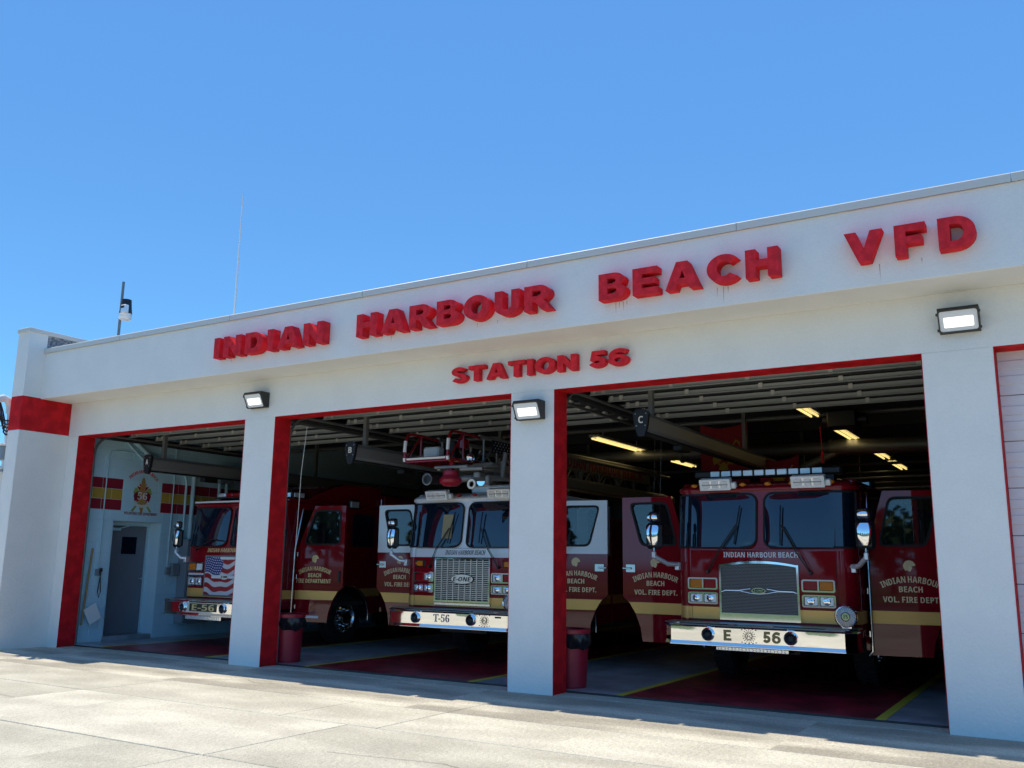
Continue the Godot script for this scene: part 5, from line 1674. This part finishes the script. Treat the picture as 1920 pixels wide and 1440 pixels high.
	pp.cyl(Vector3(0.2, 0.16, 0), Vector3(0.62, 0.16, -0.05), 0.04, 0.04, 10).cyl(Vector3(-0.3, 0.2, 0.05), Vector3(0.35, 0.2, 0.0), 0.03, 0.03, 10)
	pp.box(Vector3(0.45, 0.06, -0.2), Vector3(0.13, 0.12, 0.2), 0.02).box(Vector3(0.60, -0.02, -0.25), Vector3(0.08, 0.16, 0.1), 0.02)
	obj("pipework", pp, M.gun_metal, m)
	obj("valve", MB.new().lathe([Vector2(0.05, -0.015), Vector2(0.085, -0.015), Vector2(0.085, 0.015), Vector2(0.05, 0.015)], 18, Transform3D(Basis(Vector3.RIGHT, PI / 2), Vector3(0.4, -0.1, -0.05))), M.cream, m)
	obj("tip_bracket", MB.new().box(Vector3(0.2, 0.30, -0.75), Vector3(0.5, 0.06, 0.3), 0.02).box(Vector3(0.56, 0.2, -0.8), Vector3(0.07, 0.34, 0.12), 0.02).cyl(Vector3(0.6, 0.05, -0.7), Vector3(0.6, 0.5, -0.8), 0.04), M.gun_metal, m)

func star(r: float) -> PackedVector2Array:
	var p := PackedVector2Array()
	for i in 10:
		var a := PI / 2 + TAU * i / 10.0
		p.append(Vector2(cos(a), sin(a)) * (r if i % 2 == 0 else r * 0.4))
	return p

func truck_a() -> void:
	var t := thing("fire_truck", "red fire truck with waving flag printed on its grille in left bay", "fire truck", Vector3(1.27, 0, -2.0), "fire trucks in the bays")
	cab(t, {"mirror_z": 0.08, "axle": -2.3, "letters": M.gold_leaf, "department": true, "swing": 82.0, "text_at": 0.48, "left_swing": 0.0, "slant": 0.45, "window": [Vector2(0.22, 2.10), Vector2(1.24, 2.10), Vector2(1.23, 2.79), Vector2(0.5, 2.79)]})
	body(t, 3.3)
	bumper(t, "", null)
	var plate: Node3D = t.get_node("bumper")
	obj("number_plate", MB.new().mm(-0.47, 0.34, 0.735, 0.89, 0.4805, 0.483), mat("plate_green", 0.012, 0.022, 0.010, 0.3), plate)
	obj("unit_number", fit_text(MB.new(), "E-56", 0.66, 0.125, 0.004, Transform3D(Basis(), Vector3(-0.06, 0.812, 0.4835))), M.gold_leaf, plate)
	tread_step(t, -0.57, 0.48, 0.575, 0.65)
	# raised roof over the crew
	var rr := MB.new().prism(PackedVector2Array([Vector2(-0.9, 3.04), Vector2(-1.75, 3.36), Vector2(-2.1, 3.45), Vector2(-3.35, 3.45), Vector2(-3.35, 3.04)]), -1.28, 1.28, Transform3D(Basis(Vector3(0, 0, 1), Vector3(0, 1, 0), Vector3(1, 0, 0)), Vector3.ZERO))
	obj("raised_roof", rr, M.truck_red, t)
	obj("visor", MB.new().mm(-1.05, 1.05, 2.955, 2.99, 0.0, 0.06, 0.006), M.lens_white, t)
	var g := node("grille", t, Vector3(-0.02, 0, 0))
	obj("panel", MB.new().mm(-0.63, 0.63, 1.02, 1.86, 0.0, 0.02, 0.008), M.steel_grey, g)
	var fl := MB.new()
	fl.quad_uv(Vector3(-0.60, 1.05, 0.0215), Vector3(0.60, 1.05, 0.0215), Vector3(0.60, 1.82, 0.0215), Vector3(-0.60, 1.82, 0.0215), Vector3(0, 0, 1))
	obj("flag_print", fl, flag_print(), g)
	obj("crossbar", MB.new().box(Vector3(0.0, 1.42, 0.035), Vector3(0.75, 0.07, 0.02), 0.008), M.lens_white, g)
	var lp := obj("logo_plate", MB.new().prism(circle(0.12, 24, 0.03, 1.42, 0.055), 0.0455, 0.055), M.chrome, g)
	obj("logo", fit_text(MB.new(), "E-ONE", 0.17, 0.04, 0.003, Transform3D(Basis(), Vector3(0.03, 1.42, 0.0555)), "bold", 0.2), M.black, lp)
	obj("upper_lamp", MB.new().box(Vector3(0.15, 1.80, 0.04), Vector3(0.55, 0.06, 0.03), 0.01), M.lens_white, g)
	for sd in [-1.0, 1.0]:
		var cx: float = sd * 0.905
		light_pair(t, "turn_signal", cx, 1.615, 0.46, 0.19, M.lens_amber if sd < 0 else M.lens_white, M.lens_white if sd < 0 else M.lens_amber)
		light_pair(t, "headlight", cx, 1.32, 0.46, 0.20, M.lens_clear, M.lens_clear)
		obj("led_strip", MB.new().mm(cx - 0.23, cx + 0.23, 1.445, 1.49, 0.0, 0.02, 0.005), M.lens_clear, t)
	wiper(t, Vector2(-0.85, 1.98), Vector2(-0.35, 2.2), Vector2(-0.75, 2.2), Vector2(-0.05, 2.16))
	wiper(t, Vector2(0.6, 1.98), Vector2(0.3, 2.3), Vector2(0.32, 2.6), Vector2(0.28, 2.1))
	obj("front_lettering", fit_text(MB.new(), "INDIAN HARBOUR BEACH", 1.2, 0.082, 0.003, Transform3D(Basis(), Vector3(-0.005, 1.965, 0.001)), "bold", 0.25), M.gold_leaf, t)
	var lb := node("light_bar", t, Vector3(0.0, 3.12, -0.35))
	obj("base", MB.new().box(Vector3(0, -0.045, 0), Vector3(1.5, 0.04, 0.28), 0.01), M.black, lb)
	for i in 6:
		obj("lens", MB.new().box(Vector3(-0.55 + i * 0.22, 0.015, 0), Vector3(0.21, 0.085, 0.28), 0.02), M.lens_red if i in [1, 2, 4] else M.lens_clear, lb)
	for k in 2:
		var cl := node("corner_light", t, Vector3(1.0 - k * 0.55, 3.12, -0.7 + k * 0.25))
		obj("housing", MB.new().box(Vector3.ZERO, Vector3(0.5, 0.14, 0.4), 0.02), M.black, cl)
		obj("lens", MB.new().box(Vector3(0.0, 0.0, 0.205), Vector3(0.42, 0.09, 0.015), 0.004), M.lens_clear, cl)
		obj("lens", MB.new().box(Vector3(0.255, 0.0, 0.0), Vector3(0.015, 0.09, 0.3), 0.004), M.lens_clear, cl)
	var cw := node("crew_light", t, Vector3(CW + 0.01, 3.02, -2.35))
	obj("housing", MB.new().box(Vector3.ZERO, Vector3(0.04, 0.2, 0.36), 0.015), M.black, cw)
	obj("lens", MB.new().box(Vector3(0.022, 0, 0), Vector3(0.012, 0.13, 0.28), 0.004), M.lens_clear, cw)
	obj("side_lettering", fit_text(MB.new(), "ENGINE", 0.9, 0.15, 0.004, Transform3D(Basis(Vector3.UP, PI / 2), Vector3(1.3125, 1.82, -3.95))), M.gold_leaf, t)
	obj("door_pillar_trim", MB.new().cyl(Vector3(CW + 0.01, 1.25, -3.3), Vector3(CW + 0.01, 3.2, -3.3), 0.015), M.polished, t)
	obj("sill_plate", MB.new().box(Vector3(CW + 0.75, 0.72, -0.6), Vector3(0.35, 0.045, 0.006)), M.lens_white, t.get_node("cab_door_001")).position = Vector3(-CW - 0.75 + 0.45, -0.06, 0.604)

func flag_print() -> Material:
	# waving stars and stripes printed on the grille
	var w := 384
	var h := 256
	var img := Image.create(w, h, false, Image.FORMAT_RGB8)
	for y in h:
		for x in w:
			var u := float(x) / w
			var v := float(y) / h
			var vv := v + 0.05 * sin(u * 9.0 + v * 1.5) + 0.03 * sin(u * 17.0 + 1.0)
			var c := Color(0.62, 0.06, 0.10) if int(floor(vv * 8.0 + 16.0)) % 2 == 0 else Color(0.80, 0.78, 0.77)
			if u < 0.40 + 0.05 * sin(v * 8.0) and vv < 0.46:
				c = Color(0.05, 0.12, 0.42)
				var gx := fmod(u * 22.0 + (0.5 if int(floor(vv * 16.0)) % 2 == 0 else 0.0), 1.0) - 0.5
				var gy := fmod(vv * 16.0 + 16.0, 1.0) - 0.5
				if absf(gx) + absf(gy) < 0.34:
					c = Color(0.85, 0.85, 0.88)
			img.set_pixel(x, h - 1 - y, c)
	img.generate_mipmaps()
	var m := StandardMaterial3D.new()
	m.resource_name = "flag_print"
	m.albedo_texture = ImageTexture.create_from_image(img)
	m.roughness = 0.35
	M["flag_print"] = m
	return m

# ---------------------------------------------------------------- beyond
func surroundings() -> void:
	# service mast on the far side of the end wall
	var s := thing("service_mast", "white electrical service mast with weatherhead and black looping cables left of the wall", "utility mast", Vector3(-2.12, 0, 0.985))
	obj("mast", MB.new().cyl(Vector3(0, 0.0, 0), Vector3(0, 4.75, 0), 0.045, 0.045, 12), M.lens_white, s)
	obj("weatherhead", MB.new().tube([Vector3(0, 4.66, 0), Vector3(0, 4.82, 0.01), Vector3(0, 4.93, 0.07), Vector3(0, 4.96, 0.17), Vector3(-0.02, 4.90, 0.30)], 0.075, 12), M.lens_white, s)
	for i in 5:
		var k := i * 0.045
		obj("cable", MB.new().tube([Vector3(-0.02, 4.90, 0.28 - k * 0.3), Vector3(-0.03, 4.78 - k * 0.5, 0.31 - k), Vector3(-0.02 + k * 0.2, 4.62 - k, 0.26 - k), Vector3(0.0, 4.52 - k * 1.4, 0.16 - k * 0.4), Vector3(0.04, 4.50 - k * 1.6, 0.06), Vector3(0.12, 4.51 - k * 1.6, 0.0)], 0.017, 6), M.black, s)
	obj("drop_wire", MB.new().tube([Vector3(0.0, 4.40, 0.0), Vector3(-1.2, 4.33, 1.6), Vector3(-6.0, 4.6, 8.0)], 0.01, 5), M.black, s)
	obj("meter_box", MB.new().box(Vector3(0.0, 3.84, 0.04), Vector3(0.14, 0.30, 0.16), 0.02), M.grey_box, s)
	obj("meter_cap", MB.new().box(Vector3(0.0, 4.01, 0.05), Vector3(0.18, 0.05, 0.2), 0.015), M.lens_white, s)
	obj("bracket", MB.new().mm(-0.05, 0.15, 3.50, 3.55, -0.1, 0.25, 0.006).mm(-0.05, 0.15, 3.42, 3.45, -0.1, 0.25, 0.006).mm(-0.02, 0.06, 3.40, 3.60, -0.13, -0.09, 0.006), M.lens_white, s)
	var h := thing("neighbour_house", "pale neighbouring house with beige eaves far beyond the left end wall", "house", Vector3(-19.0, 0, -1.5))
	obj("wall", MB.new().mm(-6, 1.5, 0, 4.4, -6.0, 4), mat("far_beige", 0.30, 0.24, 0.17, 0.8), h)
	obj("roof", MB.new().prism(PackedVector2Array([Vector2(-6.3, 4.4), Vector2(4.4, 4.4), Vector2(4.2, 4.65), Vector2(1.0, 6.3), Vector2(-2.0, 6.3), Vector2(-6.2, 4.95)]), -6.4, 1.9, Transform3D(Basis(Vector3(0, 0, 1), Vector3(0, 1, 0), Vector3(1, 0, 0)), Vector3.ZERO)), M.far_wall, h)
	for z in [-4.0, 0.5, 2.8]:
		var wn := obj("window", MB.new().mm(1.5, 1.53, 1.0, 2.2, z - 0.5, z + 0.5), M.lens_white, h)
		obj("pane", MB.new().mm(1.531, 1.54, 1.07, 2.13, z - 0.43, z + 0.43), M.screen_glass, wn)
	# trees across the road, seen in the chrome and the glass
	var lf := MB.new()
	for k in 26:
		var cx := -70.0 + k * 5.6 + rng.randf_range(-1.5, 1.5)
		var cz := rng.randf_range(44.0, 56.0)
		var hh := rng.randf_range(4.5, 8.5)
		for i in 420:
			var a := rng.randf() * TAU
			var e := rng.randf_range(-1.0, 1.0)
			var r := pow(rng.randf(), 0.4) * hh * 0.42
			var p := Vector3(cx + cos(a) * r * sqrt(1 - e * e), hh * 0.58 + e * r * 0.95, cz + sin(a) * r * sqrt(1 - e * e))
			var q := Basis(Vector3(rng.randf() - 0.5, rng.randf() - 0.5, rng.randf() - 0.5).normalized(), rng.randf() * TAU) * Vector3(rng.randf_range(0.25, 0.6), 0, 0)
			var q2 := q.cross(Vector3(rng.randf() - 0.5, rng.randf() - 0.5, rng.randf() - 0.5)).normalized() * q.length() * 0.7
			lf.tri(p + q, p + q2, p - q)
			lf.tri(p + q, p - q, p - q2)
		lf.cyl(Vector3(cx, 0, cz), Vector3(cx, hh * 0.6, cz), 0.22, 0.1, 6, false)
	var tl := obj("tree_line", lf, M.leaf)
	tag(tl, "dark green trees across the road, mirrored in the chrome and windows", "trees", "", "stuff")
